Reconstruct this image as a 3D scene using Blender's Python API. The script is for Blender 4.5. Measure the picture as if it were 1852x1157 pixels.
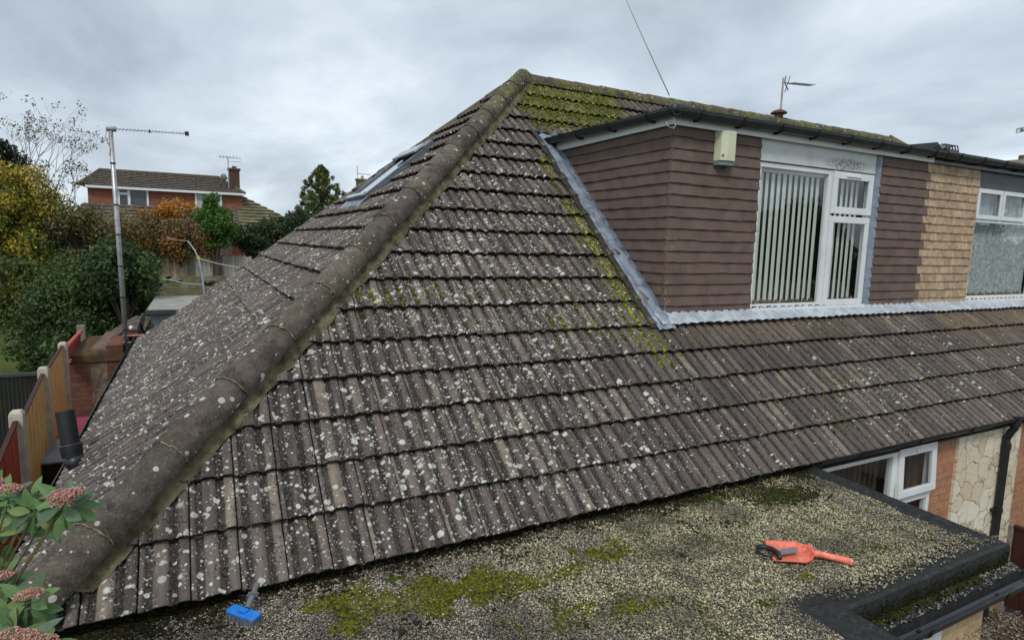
import bpy, bmesh, math, random
import numpy as np
from mathutils import Vector, Matrix, noise
random.seed(7); rng = np.random.default_rng(7)
for o in list(bpy.data.objects): bpy.data.objects.remove(o)
SC = bpy.context.scene; COL = SC.collection

# ------------------------------------------------------------------ camera
F, YAW, PITCH, ROLL = 1093.8246, 0.4821, 0.1257, 0.0251
CAM = Vector((0.9256, -3.5548, 1.952))
IW, IH, PX, PY = 1852, 1157, 926, 578.5
_f = Vector((math.sin(YAW)*math.cos(PITCH), math.cos(YAW)*math.cos(PITCH), -math.sin(PITCH)))
_r = Vector((math.cos(YAW), -math.sin(YAW), 0)); _u = _r.cross(_f)
_c, _s = math.cos(ROLL), math.sin(ROLL)
RT, UP = _c*_r + _s*_u, -_s*_r + _c*_u
cam = bpy.data.objects.new('camera', bpy.data.cameras.new('camera')); COL.objects.link(cam)
cam.data.sensor_width = 36; cam.data.lens = F/IW*36; cam.data.clip_end = 2000; cam.data.clip_start = .05
cam.matrix_world = Matrix(((RT.x, UP.x, -_f.x, CAM.x), (RT.y, UP.y, -_f.y, CAM.y), (RT.z, UP.z, -_f.z, CAM.z), (0, 0, 0, 1)))
SC.camera = cam
def at(px, py, Y=None, X=None, Z=None, d=None):
    """the point seen along one line of sight, on a wall or ground plane of the place"""
    v = _f + RT*((px-PX)/F) + UP*(-(py-PY)/F)
    if Y is not None: t = (Y-CAM.y)/v.y
    elif X is not None: t = (X-CAM.x)/v.x
    elif Z is not None: t = (Z-CAM.z)/v.z
    else: t = d
    return CAM + v*t

# ------------------------------------------------------------------ sky, sun, exposure
SUN_EL, SUN_AZ = math.radians(52), math.radians(215)
wd = bpy.data.worlds.new("World"); SC.world = wd; wd.use_nodes = True
nt = wd.node_tree; nt.nodes.clear(); N = nt.nodes.new; L = nt.links.new
sky = N('ShaderNodeTexSky'); sky.sky_type = 'NISHITA'; sky.sun_disc = False; sky.sun_elevation = SUN_EL; sky.sun_rotation = SUN_AZ
tc = N('ShaderNodeTexCoord'); sep = N('ShaderNodeSeparateXYZ'); L(tc.outputs['Generated'], sep.inputs[0])
def wm(op, a, b=None, clamp=False):
    n = N('ShaderNodeMath'); n.operation = op; n.use_clamp = clamp
    for i, v in enumerate((a, b)):
        if v is None: continue
        if isinstance(v, (int, float)): n.inputs[i].default_value = v
        else: L(v, n.inputs[i])
    return n.outputs[0]
den = wm('ADD', wm('MAXIMUM', sep.outputs[2], 0.0), 0.16)
cmb = N('ShaderNodeCombineXYZ'); L(wm('DIVIDE', sep.outputs[0], den), cmb.inputs[0]); L(wm('DIVIDE', sep.outputs[1], den), cmb.inputs[1])
mp = N('ShaderNodeMapping'); mp.inputs['Rotation'].default_value = (0, 0, 0.9); mp.inputs['Scale'].default_value = (1.0, .55, 1); mp.inputs['Location'].default_value = (2.3, 1.1, 0)
L(cmb.outputs[0], mp.inputs[0])
n1 = N('ShaderNodeTexNoise'); n1.inputs['Scale'].default_value = .95; n1.inputs['Detail'].default_value = 6; n1.inputs['Roughness'].default_value = .56; n1.inputs['Distortion'].default_value = .35
L(mp.outputs[0], n1.inputs['Vector'])
cr = N('ShaderNodeValToRGB'); L(n1.outputs[0], cr.inputs[0])
e = cr.color_ramp.elements; e[0].position = .33; e[0].color = (3.5, 4.05, 4.7, 1); e[1].position = .66; e[1].color = (7.3, 8.1, 8.65, 1)
m_ = cr.color_ramp.elements.new(.5); m_.color = (5.1, 5.8, 6.5, 1)
mx = N('ShaderNodeMixRGB'); mx.inputs[0].default_value = .93; L(sky.outputs[0], mx.inputs[1]); L(cr.outputs[0], mx.inputs[2])
bg = N('ShaderNodeBackground'); bg.inputs[1].default_value = .1; L(mx.outputs[0], bg.inputs[0])
wo = N('ShaderNodeOutputWorld'); L(bg.outputs[0], wo.inputs[0])
sl = bpy.data.lights.new('sun', 'SUN'); sl.energy = 1.5; sl.angle = math.radians(14); sl.color = (1, .97, .92)
sun = bpy.data.objects.new('sun', sl); COL.objects.link(sun)
sd = Vector((math.sin(SUN_AZ)*math.cos(SUN_EL), math.cos(SUN_AZ)*math.cos(SUN_EL), math.sin(SUN_EL)))
sun.rotation_euler = sd.to_track_quat('Z', 'Y').to_euler(); sun.location = (0, -20, 30)
SC.render.engine = 'CYCLES'
SC.view_settings.view_transform = 'Standard'; SC.view_settings.look = 'None'; SC.view_settings.exposure = 0.38; SC.view_settings.gamma = 1

# ------------------------------------------------------------------ mesh helpers
class MB:
    def __init__(s): s.v = []; s.f = []; s.c = []
    def face(s, pts, col=None):
        i = len(s.v); s.v += [tuple(p) for p in pts]; s.f.append(tuple(range(i, i+len(pts)))); s.c.append(col or (1, 1, 1, 1))
    def hexa(s, p, col=None):           # 8 points: bottom 4 then top 4
        i = len(s.v); s.v += [tuple(q) for q in p]
        for f in ((0, 3, 2, 1), (4, 5, 6, 7), (0, 1, 5, 4), (1, 2, 6, 5), (2, 3, 7, 6), (3, 0, 4, 7)):
            s.f.append(tuple(i+k for k in f)); s.c.append(col or (1, 1, 1, 1))
    def box(s, x0, x1, y0, y1, z0, z1, col=None):
        s.hexa([(x0, y0, z0), (x1, y0, z0), (x1, y1, z0), (x0, y1, z0), (x0, y0, z1), (x1, y0, z1), (x1, y1, z1), (x0, y1, z1)], col); return s
    def obox(s, c, ax, ay, az, col=None):      # centre and three half-axis vectors
        c, ax, ay, az = map(Vector, (c, ax, ay, az))
        s.hexa([c-ax-ay-az, c+ax-ay-az, c+ax+ay-az, c-ax+ay-az, c-ax-ay+az, c+ax-ay+az, c+ax+ay+az, c-ax+ay+az], col); return s
    def tube(s, pts, r, n=10, caps=True, col=None, a0=0, a1=2*math.pi, up=None):
        pts = [Vector(p) for p in pts]; rs = r if isinstance(r, (list, tuple)) else [r]*len(pts)
        full = abs(a1-a0-2*math.pi) < 1e-6; k = n if full else n+1; base = len(s.v)
        ref = Vector(up) if up else None
        for i, p in enumerate(pts):
            t = (pts[min(i+1, len(pts)-1)]-pts[max(i-1, 0)]).normalized()
            if ref is None: ref = Vector((0, 0, 1)) if abs(t.z) < .9 else Vector((1, 0, 0))
            a = (ref - t*ref.dot(t)).normalized(); b = t.cross(a); ref = a if up is None else ref
            for j in range(k):
                g = a0+(a1-a0)*j/n
                s.v.append(tuple(p+(a*math.cos(g)+b*math.sin(g))*rs[i]))
        for i in range(len(pts)-1):
            for j in range(n):
                j2 = (j+1) % k
                s.f.append((base+i*k+j, base+i*k+j2, base+(i+1)*k+j2, base+(i+1)*k+j)); s.c.append(col or (1, 1, 1, 1))
        if caps:
            s.f.append(tuple(base+j for j in range(k-1, -1, -1))); s.c.append(col or (1, 1, 1, 1))
            s.f.append(tuple(base+(len(pts)-1)*k+j for j in range(k))); s.c.append(col or (1, 1, 1, 1))
        return s
    def prism(s, outline, d, col=None):        # closed outline of 3-D points pushed along d
        d = Vector(d); o = [Vector(p) for p in outline]; n = len(o); i = len(s.v)
        s.v += [tuple(p) for p in o]+[tuple(p+d) for p in o]
        s.f.append(tuple(i+k for k in range(n-1, -1, -1))); s.f.append(tuple(i+n+k for k in range(n)))
        for k in range(n): s.f.append((i+k, i+(k+1) % n, i+n+(k+1) % n, i+n+k))
        s.c += [col or (1, 1, 1, 1)]*(n+2); return s
    def grid(s, fn, nu, nv, col=None):
        b = len(s.v)
        for i in range(nu+1):
            for j in range(nv+1): s.v.append(tuple(fn(i/nu, j/nv)))
        for i in range(nu):
            for j in range(nv):
                s.f.append((b+i*(nv+1)+j, b+(i+1)*(nv+1)+j, b+(i+1)*(nv+1)+j+1, b+i*(nv+1)+j+1)); s.c.append(col or (1, 1, 1, 1))
        return s
    def build(s, name, mat, parent=None, smooth=False, bevel=0, kind=None, label=None, solid=0, merge=False):
        me = bpy.data.meshes.new(name); me.from_pydata(s.v, [], s.f)
        ca = me.attributes.new('fc', 'FLOAT_COLOR', 'FACE'); ca.data.foreach_set('color', np.array(s.c, dtype=np.float32).ravel())
        me.update()
        bm = bmesh.new(); bm.from_mesh(me)
        if merge: bmesh.ops.remove_doubles(bm, verts=bm.verts, dist=.0002)
        bmesh.ops.recalc_face_normals(bm, faces=bm.faces); bm.to_mesh(me); bm.free()
        o = link(name, me, mat, parent, smooth, kind, label)
        if solid:
            m = o.modifiers.new('thick', 'SOLIDIFY'); m.thickness = solid; m.offset = 0
        if bevel:
            m = o.modifiers.new('bevel', 'BEVEL'); m.width = bevel; m.segments = 2; m.limit_method = 'ANGLE'; m.angle_limit = math.radians(40)
        return o
def link(name, me, mat, parent=None, smooth=False, kind=None, label=None):
    me.materials.append(mat)
    if smooth: me.polygons.foreach_set('use_smooth', [True]*len(me.polygons))
    o = bpy.data.objects.new(name, me); COL.objects.link(o)
    if parent is not None: setp(o, parent)
    if kind: o['kind'] = kind
    if label: o['label'] = label
    return o
def wloc(o):
    l = Vector(o.location)
    while o.parent is not None: o = o.parent; l = l+0*l
    return l
def setp(o, parent):
    o.parent = parent
    if parent.type == 'EMPTY': o.matrix_parent_inverse = Matrix.Translation(-Vector(parent.location))
def thing(name, label, cat, loc=(0, 0, 0), group=None):
    o = bpy.data.objects.new(name, None); COL.objects.link(o); o.location = loc; o.empty_display_size = .1
    return tag(o, label, cat, group)
def tag(o, label, cat, group=None, kind=None):
    o['label'] = label; o['category'] = cat
    if group: o['group'] = group
    if kind: o['kind'] = kind
    return o
def npmesh(name, V, Fc, mat, parent=None, attrs=(), uv=None, smooth=False, kind=None):
    """V (n,3), Fc (m,k) all faces of k corners; attrs: (name,type,domain,array)"""
    me = bpy.data.meshes.new(name); m, k = Fc.shape
    me.vertices.add(len(V)); me.vertices.foreach_set('co', V.astype(np.float32).ravel())
    me.loops.add(m*k); me.loops.foreach_set('vertex_index', Fc.astype(np.int32).ravel())
    me.polygons.add(m); me.polygons.foreach_set('loop_start', np.arange(0, m*k, k, dtype=np.int32))
    me.update(calc_edges=True)
    for an, at_, dom, arr in attrs:
        a = me.attributes.new(an, at_, dom); a.data.foreach_set('color' if 'COLOR' in at_ else ('vector' if at_ == 'FLOAT_VECTOR' else 'value'), arr.astype(np.float32).ravel())
    me.validate()
    return link(name, me, mat, parent, smooth, kind)

# ------------------------------------------------------------------ materials
class NG:
    def __init__(s, name):
        s.m = bpy.data.materials.new(name); s.m.use_nodes = True; s.t = s.m.node_tree; s.t.nodes.clear()
        s.o = s.n('ShaderNodeOutputMaterial'); s.p = s.n('ShaderNodeBsdfPrincipled'); s.l(s.p.outputs[0], s.o.inputs[0])
    def n(s, k, **kw):
        x = s.t.nodes.new(k)
        for a, b in kw.items(): setattr(x, a, b)
        return x
    def l(s, a, b): s.t.links.new(a, b)
    def inp(s, sock, v):
        if v is None: return
        if isinstance(v, bpy.types.NodeSocket): s.l(v, sock)
        elif isinstance(v, (tuple, list)) and len(v) == 3 and sock.type == 'RGBA': sock.default_value = (*v, 1)
        else: sock.default_value = v
    def math(s, op, a, b=None, c=None, clamp=False):
        x = s.n('ShaderNodeMath', operation=op, use_clamp=clamp)
        for i, v in enumerate((a, b, c)): s.inp(x.inputs[i], v)
        return x.outputs[0]
    def mix(s, f, a, b, bt='MIX'):
        x = s.n('ShaderNodeMixRGB', blend_type=bt); s.inp(x.inputs[0], f); s.inp(x.inputs[1], a); s.inp(x.inputs[2], b); return x.outputs[0]
    def sm(s, v, a, b):      # smoothstep
        x = s.n('ShaderNodeMapRange', interpolation_type='SMOOTHSTEP'); s.inp(x.inputs[0], v); x.inputs[1].default_value = a; x.inputs[2].default_value = b; return x.outputs[0]
    def coord(s, kind='Object', scale=(1, 1, 1), rot=(0, 0, 0)):
        c = s.n('ShaderNodeTexCoord').outputs[kind]; return s.map(c, scale, rot)
    def map(s, c, scale=(1, 1, 1), rot=(0, 0, 0), loc=(0, 0, 0)):
        m = s.n('ShaderNodeMapping'); m.inputs['Scale'].default_value = scale; m.inputs['Rotation'].default_value = rot; m.inputs['Location'].default_value = loc; s.l(c, m.inputs[0]); return m.outputs[0]
    def noise(s, c, sc, det=3, rough=.55, dist=0, col=False):
        x = s.n('ShaderNodeTexNoise'); s.l(c, x.inputs['Vector']); x.inputs['Scale'].default_value = sc; x.inputs['Detail'].default_value = det; x.inputs['Roughness'].default_value = rough; x.inputs['Distortion'].default_value = dist
        return x.outputs[1 if col else 0]
    def voro(s, c, sc, feat='F1', rnd=1):
        x = s.n('ShaderNodeTexVoronoi', feature=feat); s.l(c, x.inputs['Vector']); x.inputs['Scale'].default_value = sc; x.inputs['Randomness'].default_value = rnd; return x
    def attr(s, name):
        return s.n('ShaderNodeAttribute', attribute_name=name)
    def bump(s, h, strength=.4, dist=.01):
        b = s.n('ShaderNodeBump'); b.inputs['Strength'].default_value = strength; b.inputs['Distance'].default_value = dist; s.l(h, b.inputs['Height']); s.l(b.outputs[0], s.p.inputs['Normal'])
    def fin(s, col, rough=.7, spec=.4, metal=0):
        s.inp(s.p.inputs['Base Color'], col); s.inp(s.p.inputs['Roughness'], rough); s.p.inputs['Specular IOR Level'].default_value = spec; s.p.inputs['Metallic'].default_value = metal; return s.m
def mcol(c, k): return tuple(min(1, x*k) for x in c)
def weathered(name, c, rough=.6, spec=.4, amt=.25, scale=6, dirt=None, dirt_amt=.35, bump=.15, metal=0, stretch=(1, 1, 1), fc=False):
    g = NG(name); co = g.coord('Object', stretch)
    n1 = g.noise(co, scale, 5, .6); n2 = g.noise(co, scale*9, 3, .6)
    base = g.mix(g.sm(n1, .3, .7), mcol(c, 1-amt), mcol(c, 1+amt*.6))
    base = g.mix(g.math('MULTIPLY', g.sm(n2, .4, .75), amt), base, mcol(c, .55))
    if fc: base = g.mix(1, base, g.attr('fc').outputs[0], 'MULTIPLY')
    if dirt:
        d = g.sm(g.noise(co, scale*.7+1.3, 6, .7, .4), .52, .72)
        base = g.mix(g.math('MULTIPLY', d, dirt_amt), base, dirt)
    g.bump(g.math('ADD', n1, g.math('MULTIPLY', n2, .5)), bump, .01)
    return g.fin(base, rough, spec, metal)

def mat_tile(name, warm=0.0):
    g = NG(name); uv = g.attr('uvw').outputs['Vector']; t = g.attr('tc'); td = g.n('ShaderNodeSeparateColor'); g.l(t.outputs[0], td.inputs[0])
    rnd, trough, moss = td.outputs[0], td.outputs[1], td.outputs[2]; tan = t.outputs['Alpha']; ld = g.attr('ld').outputs['Fac']; rib = g.attr('rib').outputs['Fac']
    wob = g.mix(.020, uv, g.noise(uv, 34, 4, .65, 0, True), 'ADD')
    big = g.noise(uv, 1.1, 4, .6); mid = g.noise(uv, 7, 4, .6); fine = g.noise(uv, 70, 4, .7)
    streak = g.noise(g.map(uv, (38, 2.6, 1)), 1, 5, .6, .3)
    base = g.mix(rnd, (.040, .032, .030), (.118, .097, .089)); base = g.mix(g.math('MULTIPLY', g.sm(rib, .1, .9), .5), base, g.mix(rnd, (.034, .030, .031), (.20, .17, .155)))
    base = g.mix(g.math('MULTIPLY', g.sm(big, .35, .7), .35), base, (.105, .078, .070))
    base = g.mix(g.math('MULTIPLY', g.sm(streak, .48, .72), .7), base, (.24, .205, .172))
    base = g.mix(g.math('MULTIPLY', g.sm(streak, .52, .28), .8), base, (.034, .031, .031))
    base = g.mix(g.math('MULTIPLY', trough, g.math('ADD', .68, g.math('MULTIPLY', g.sm(mid, .35, .65), .28))), base, (.014, .011, .010))  # trough dirt, deepened with painted shade because the relief reads weakly
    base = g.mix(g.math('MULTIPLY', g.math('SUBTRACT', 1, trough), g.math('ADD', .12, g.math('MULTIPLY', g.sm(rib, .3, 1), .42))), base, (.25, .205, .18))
    # cream worn patches running along single ribs
    ribn = g.noise(g.map(uv, (.1, 3.2, 1)), 1, 2, .5)
    cream = g.math('MULTIPLY', g.sm(g.math('ADD', rib, g.math('MULTIPLY', mid, .35)), .98, 1.16), g.math('SUBTRACT', 1, g.math('MULTIPLY', trough, .85)))
    cream = g.math('MULTIPLY', cream, g.sm(g.noise(g.map(uv, (9, 5, 1)), 1.4, 5, .65), .40, .62))
    base = g.mix(g.math('MULTIPLY', cream, .62), base, (.40, .345, .25))
    base = g.mix(g.math('MULTIPLY', tan, g.sm(g.math('ADD', streak, g.math('MULTIPLY', mid, .5)), .45, .95)), base, (.23, .17, .095))
    base = g.mix(g.math('MULTIPLY', g.sm(fine, .42, .72), .55), base, mcol((.25, .22, .2), .9))
    pit = g.voro(wob, 58); pm = g.math('MULTIPLY', g.sm(pit.outputs['Distance'], .38, .18), g.sm(g.math('ADD', g.noise(uv, 11, 2), g.math('MULTIPLY', trough, .12)), .48, .62))
    base = g.mix(g.math('MULTIPLY', pm, .95), base, (.010, .009, .009))
    # grey green film
    base = g.mix(g.math('MULTIPLY', g.sm(g.noise(uv, 2.6, 5, .65), .52, .75), .2), base, (.10, .10, .065))
    base = g.mix(1, base, (.73, .70, .675), 'MULTIPLY')
    def lich(sc, thr, rad, off, dens):
        v = g.voro(g.map(wob, (1, 1, 0), (0, 0, 0), (off, off*.7, 0)), sc); c = g.n('ShaderNodeSeparateColor'); g.l(v.outputs['Color'], c.inputs[0])
        on = g.math('GREATER_THAN', g.math('ADD', c.outputs[0], dens), thr)
        r = g.math('MULTIPLY', c.outputs[1], rad)
        edge = g.math('SUBTRACT', r, g.math('ADD', v.outputs['Distance'], g.math('MULTIPLY', g.math('SUBTRACT', fine, .5), .15)))
        return g.math('MULTIPLY', g.sm(edge, -.03, .09), g.math('MULTIPLY', on, g.math('ADD', .62, g.math('MULTIPLY', c.outputs[2], .38))))
    dens = g.math('MULTIPLY', g.math('ADD', ld, g.math('MULTIPLY', g.math('SUBTRACT', g.noise(uv, 3.2, 5, .65), .5), 2.4)), .62)
    l1 = lich(20, .985, .50, 3.1, dens); l2 = lich(38, 1.0, .54, 7.7, dens); l3 = lich(12, 1.08, .38, 1.7, dens); l4 = lich(75, .98, .5, 5.3, dens)
    lm = g.math('MAXIMUM', g.math('MAXIMUM', l1, l2), g.math('MAXIMUM', l3, g.math('MULTIPLY', l4, .7)))
    lcol = g.mix(fine, (.44, .44, .39), (.78, .78, .74)); lcol = g.mix(g.math('MULTIPLY', g.sm(g.noise(uv, 5), .5, .68), .55), lcol, (.46, .43, .30))
    base = g.mix(g.math('MULTIPLY', lm, g.math('ADD', .6, g.math('MULTIPLY', fine, .5)), clamp=True), base, lcol)
    mm = g.sm(g.math('ADD', moss, g.math('MULTIPLY', g.math('SUBTRACT', g.noise(uv, 24, 4, .7), .5), 1.5)), .48, .72)
    mcolr = g.mix(g.noise(uv, 60, 3), (.10, .12, .012), (.40, .44, .045))
    base = g.mix(g.math('MULTIPLY', mm, .9), base, mcolr)
    h = g.math('ADD', g.math('MULTIPLY', fine, .5), g.math('ADD', g.math('MULTIPLY', pm, -.8), g.math('ADD', g.math('MULTIPLY', lm, .35), g.math('MULTIPLY', mm, 1.6))))
    g.bump(g.math('ADD', h, g.math('MULTIPLY', streak, .5)), .8, .006)
    return g.fin(base, g.math('ADD', .55, g.math('MULTIPLY', mid, .45)), .35)

def mat_hip():
    g = NG('ridge_concrete'); co = g.coord(); fc = g.attr('fc').outputs[0]
    big = g.noise(co, 1.6, 5, .6); mid = g.noise(co, 9, 5, .65); fine = g.noise(co, 60, 4, .7)
    base = g.mix(g.sm(mid, .3, .7), (.052, .042, .036), (.140, .116, .098))
    base = g.mix(1, base, fc, 'MULTIPLY')
    base = g.mix(g.math('MULTIPLY', g.sm(big, .45, .65), .4), base, (.14, .125, .085))
    base = g.mix(g.math('MULTIPLY', g.sm(fine, .5, .75), .55), base, (.25, .235, .21))
    pit = g.voro(co, 50); pm = g.math('MULTIPLY', g.sm(pit.outputs['Distance'], .28, .15), g.sm(g.noise(co, 7, 2), .45, .6))
    base = g.mix(g.math('MULTIPLY', pm, .8), base, (.015, .014, .013))
    v = g.voro(g.mix(.012, co, g.noise(co, 30, 3, .6, 0, True), 'ADD'), 19); c = g.n('ShaderNodeSeparateColor'); g.l(v.outputs['Color'], c.inputs[0])
    lm = g.math('MULTIPLY', g.sm(g.math('SUBTRACT', g.math('MULTIPLY', c.outputs[1], .5), v.outputs['Distance']), 0, .05), g.math('GREATER_THAN', c.outputs[0], .80))
    v2 = g.voro(co, 42); c2 = g.n('ShaderNodeSeparateColor'); g.l(v2.outputs['Color'], c2.inputs[0])
    l2 = g.math('MULTIPLY', g.sm(v2.outputs['Distance'], .32, .22), g.math('GREATER_THAN', g.math('ADD', c2.outputs[0], g.math('MULTIPLY', g.math('SUBTRACT', big, .5), 1.2)), .88))
    base = g.mix(g.math('MULTIPLY', g.math('MAXIMUM', lm, l2), .85), base, (.50, .49, .43))
    zz = g.n('ShaderNodeSeparateXYZ'); g.l(g.coord(), zz.inputs[0])
    mm = g.math('MULTIPLY', g.sm(zz.outputs[2], 2.9, 4.4), g.sm(g.noise(co, 9, 5, .7), .46, .60))
    base = g.mix(g.math('MULTIPLY', mm, .85), base, g.mix(g.noise(co, 50), (.06, .065, .015), (.24, .25, .04)))
    g.bump(g.math('ADD', fine, g.math('ADD', g.math('MULTIPLY', mid, .8), g.math('MULTIPLY', mm, 1.2))), .7, .01)
    return g.fin(base, .85, .25)

def mat_brick(name, c1, c2, mortar, sx=.26, sz=.09, axis='X', amt=.5):
    g = NG(name); c = g.coord(); s = g.n('ShaderNodeSeparateXYZ'); g.l(c, s.inputs[0]); cb = g.n('ShaderNodeCombineXYZ')
    g.l(s.outputs[0 if axis == 'X' else 1], cb.inputs[0]); g.l(s.outputs[2], cb.inputs[1])
    b = g.n('ShaderNodeTexBrick'); g.l(cb.outputs[0], b.inputs[0]); b.inputs['Scale'].default_value = 1; b.inputs['Brick Width'].default_value = sx; b.inputs['Row Height'].default_value = sz
    b.inputs['Mortar Size'].default_value = .009; b.inputs['Mortar Smooth'].default_value = .2; b.inputs['Bias'].default_value = .1
    b.inputs['Color1'].default_value = (*c1, 1); b.inputs['Color2'].default_value = (*c2, 1); b.inputs['Mortar'].default_value = (*mortar, 1)
    n = g.noise(c, 25, 5, .65); n2 = g.noise(c, 2.5, 4, .6)
    base = g.mix(g.math('MULTIPLY', g.sm(n, .35, .7), amt), b.outputs[0], mcol(c1, .5)); base = g.mix(g.math('MULTIPLY', g.sm(n2, .45, .7), .3), base, mcol(c2, 1.25))
    g.bump(g.math('ADD', g.math('MULTIPLY', b.outputs['Fac'], -1.0), g.math('MULTIPLY', n, .3)), .6, .01)
    return g.fin(base, .85, .25)

def mat_stone():
    g = NG('crazy_stone'); c = g.coord('Object', (1, 0.0, 1)); w = g.mix(.22, c, g.noise(c, 5, 5, .7, 0, True), 'ADD')
    v = g.voro(w, 4.4, 'DISTANCE_TO_EDGE'); v2 = g.voro(w, 4.4); cc = g.n('ShaderNodeSeparateColor'); g.l(v2.outputs['Color'], cc.inputs[0])
    base = g.mix(cc.outputs[0], (.58, .48, .32), (.76, .70, .57)); base = g.mix(g.math('MULTIPLY', g.sm(g.noise(c, 9, 5, .65), .4, .7), .5), base, (.62, .56, .45))
    j = g.math('MULTIPLY', g.sm(v.outputs[0], .028, .006), g.sm(g.noise(c, 4.1, 3), .40, .56)); base = g.mix(g.math('MULTIPLY', j, .85), base, (.15, .085, .045))
    g.bump(g.math('ADD', g.math('MULTIPLY', g.sm(v.outputs[0], .0, .05), .5), g.math('MULTIPLY', g.noise(c, 14, 6, .7), 1.6)), .9, .012)
    return g.fin(base, .85, .25)

def mat_glass(name, tint=(.82, .86, .86), rough=.0, refl=1.5):
    g = NG(name); g.t.nodes.remove(g.p)
    tr = g.n('ShaderNodeBsdfTransparent'); tr.inputs[0].default_value = (*tint, 1)
    gl = g.n('ShaderNodeBsdfGlossy'); gl.inputs['Roughness'].default_value = rough; gl.inputs[0].default_value = (.95, .97, 1, 1)
    fr = g.n('ShaderNodeFresnel'); fr.inputs[0].default_value = refl
    mxs = g.n('ShaderNodeMixShader'); geo = g.n('ShaderNodeNewGeometry'); g.l(g.math('MULTIPLY', g.math('ADD', g.math('MULTIPLY', fr.outputs[0], 1.2), .03, clamp=True), g.math('SUBTRACT', 1, geo.outputs['Backfacing'])), mxs.inputs[0]); g.l(tr.outputs[0], mxs.inputs[1]); g.l(gl.outputs[0], mxs.inputs[2]); g.l(mxs.outputs[0], g.o.inputs[0])
    return g.m

def mat_leaf(name, rough=.5, trans=.25):
    g = NG(name); a = g.attr('fc').outputs[0]; g.fin(a, rough, .35)
    n = g.noise(g.coord(), 30, 2); g.inp(g.p.inputs['Base Color'], g.mix(g.math('MULTIPLY', n, .35), a, (.03, .05, .02)))
    tl = g.n('ShaderNodeBsdfTranslucent'); g.l(a, tl.inputs[0]); ms = g.n('ShaderNodeMixShader'); ms.inputs[0].default_value = trans
    g.l(g.p.outputs[0], ms.inputs[1]); g.l(tl.outputs[0], ms.inputs[2]); g.l(ms.outputs[0], g.o.inputs[0]); return g.m

M = {}
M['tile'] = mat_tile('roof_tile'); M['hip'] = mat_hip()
M['mortar'] = weathered('mossy_mortar', (.15, .13, .075), .9, .2, .7, 7, (.04, .036, .024), .95, 1.0)
M['mortar2'] = weathered('pale_mortar', (.25, .225, .15), .9, .2, .4, 14, (.10, .10, .03), .6, .6)
M['lead'] = weathered('lead_sheet', (.20, .235, .29), .42, .5, .35, 7, (.55, .60, .64), .6, .5)
M['leadpale'] = weathered('pale_lead_sheet', (.42, .46, .50), .5, .4, .3, 8, (.25, .27, .28), .6, .5)
M['black'] = weathered('black_plastic', (.020, .022, .026), .28, .5, .3, 5, (.07, .08, .085), .35, .15)
M['blackdull'] = weathered('dull_black_plastic', (.018, .019, .021), .4, .4, .3, 6)
M['white'] = weathered('white_plastic', (.72, .74, .75), .35, .45, .06, 3, (.42, .42, .38), .25, .04)
def mat_header():
    g = NG('grimy_white_panel'); c = g.coord(); s_ = g.n('ShaderNodeSeparateXYZ'); g.l(c, s_.inputs[0])
    b = g.mix(g.math('MULTIPLY', g.sm(g.noise(c, 3, 5, .65), .45, .7), .4), (.60, .62, .62), (.42, .42, .38))
    dx = g.math('DIVIDE', g.math('SUBTRACT', s_.outputs[0], 8.15), .42); dz = g.math('DIVIDE', g.math('SUBTRACT', s_.outputs[2], 3.02), .075)
    rr = g.math('ADD', g.math('MULTIPLY', dx, dx), g.math('MULTIPLY', dz, dz)); mk = g.math('MULTIPLY', g.sm(rr, 1.6, .2), g.sm(g.noise(c, 34, 5, .75), .40, .62))
    return g.fin(g.mix(g.math('MULTIPLY', mk, .85), b, (.07, .065, .06)), .5, .35)
M['whitedirty'] = mat_header()
def mat_brown():
    m_ = weathered('brown_hung_tile', (.138, .095, .080), .75, .3, .16, 5, (.17, .13, .115), .4, .25, fc=True)
    t = m_.node_tree; p = [n for n in t.nodes if n.type == 'BSDF_PRINCIPLED'][0]; lk = p.inputs['Base Color'].links[0]; src = lk.from_socket
    g = NG.__new__(NG); g.m = m_; g.t = t; c = g.coord(); s_ = g.n('ShaderNodeSeparateXYZ'); g.l(c, s_.inputs[0])
    near = g.math('MULTIPLY', g.sm(s_.outputs[0], 5.50, 5.32), g.sm(s_.outputs[1], 1.50, 1.36)); nz = g.sm(g.noise(c, 4.4, 2), .52, .64)
    mk = g.math('MULTIPLY', g.math('MULTIPLY', near, nz), g.sm(g.noise(c, 38, 5, .75), .53, .66)); mk2 = g.math('MULTIPLY', g.sm(g.noise(c, 60, 4, .8), .66, .72), .5)
    g.l(g.mix(g.math('MAXIMUM', g.math('MULTIPLY', mk, .85), mk2), src, (.42, .34, .14)), p.inputs['Base Color']); return m_
M['brown'] = mat_brown()
M['tan'] = weathered('tan_hung_tile', (.44, .32, .21), .8, .3, .3, 12, (.26, .11, .05), .75, .4, fc=True)
M['room'] = weathered('dark_room', (.03, .032, .034), .9, .1)
M['blind'] = weathered('cream_blind', (.84, .84, .76), .7, .2, .06, 3)
M['blinddark'] = weathered('grey_blind', (.30, .28, .24), .8, .2, .1, 3)
M['net'] = weathered('net_curtain', (.55, .57, .57), .9, .1, .35, 16)
M['glass'] = mat_glass('window_glass', (.92, .94, .94))
M['felt'] = weathered('black_roof_felt', (.024, .025, .025), .62, .32, .5, 30, (.075, .085, .085), .6, 1.0)
M['brick'] = mat_brick('orange_brick', (.36, .15, .075), (.47, .23, .125), (.27, .20, .15))
M['tanbrick'] = mat_brick('tan_brick', (.50, .34, .17), (.60, .43, .24), (.58, .48, .31), .33, .10)
M['redbrick'] = mat_brick('red_brick', (.24, .075, .048), (.33, .12, .075), (.18, .11, .085), .25, .085)
M['oldbrick'] = mat_brick('old_garden_brick', (.105, .038, .026), (.16, .065, .042), (.075, .052, .042), .27, .09)
M['stone'] = mat_stone()
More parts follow.
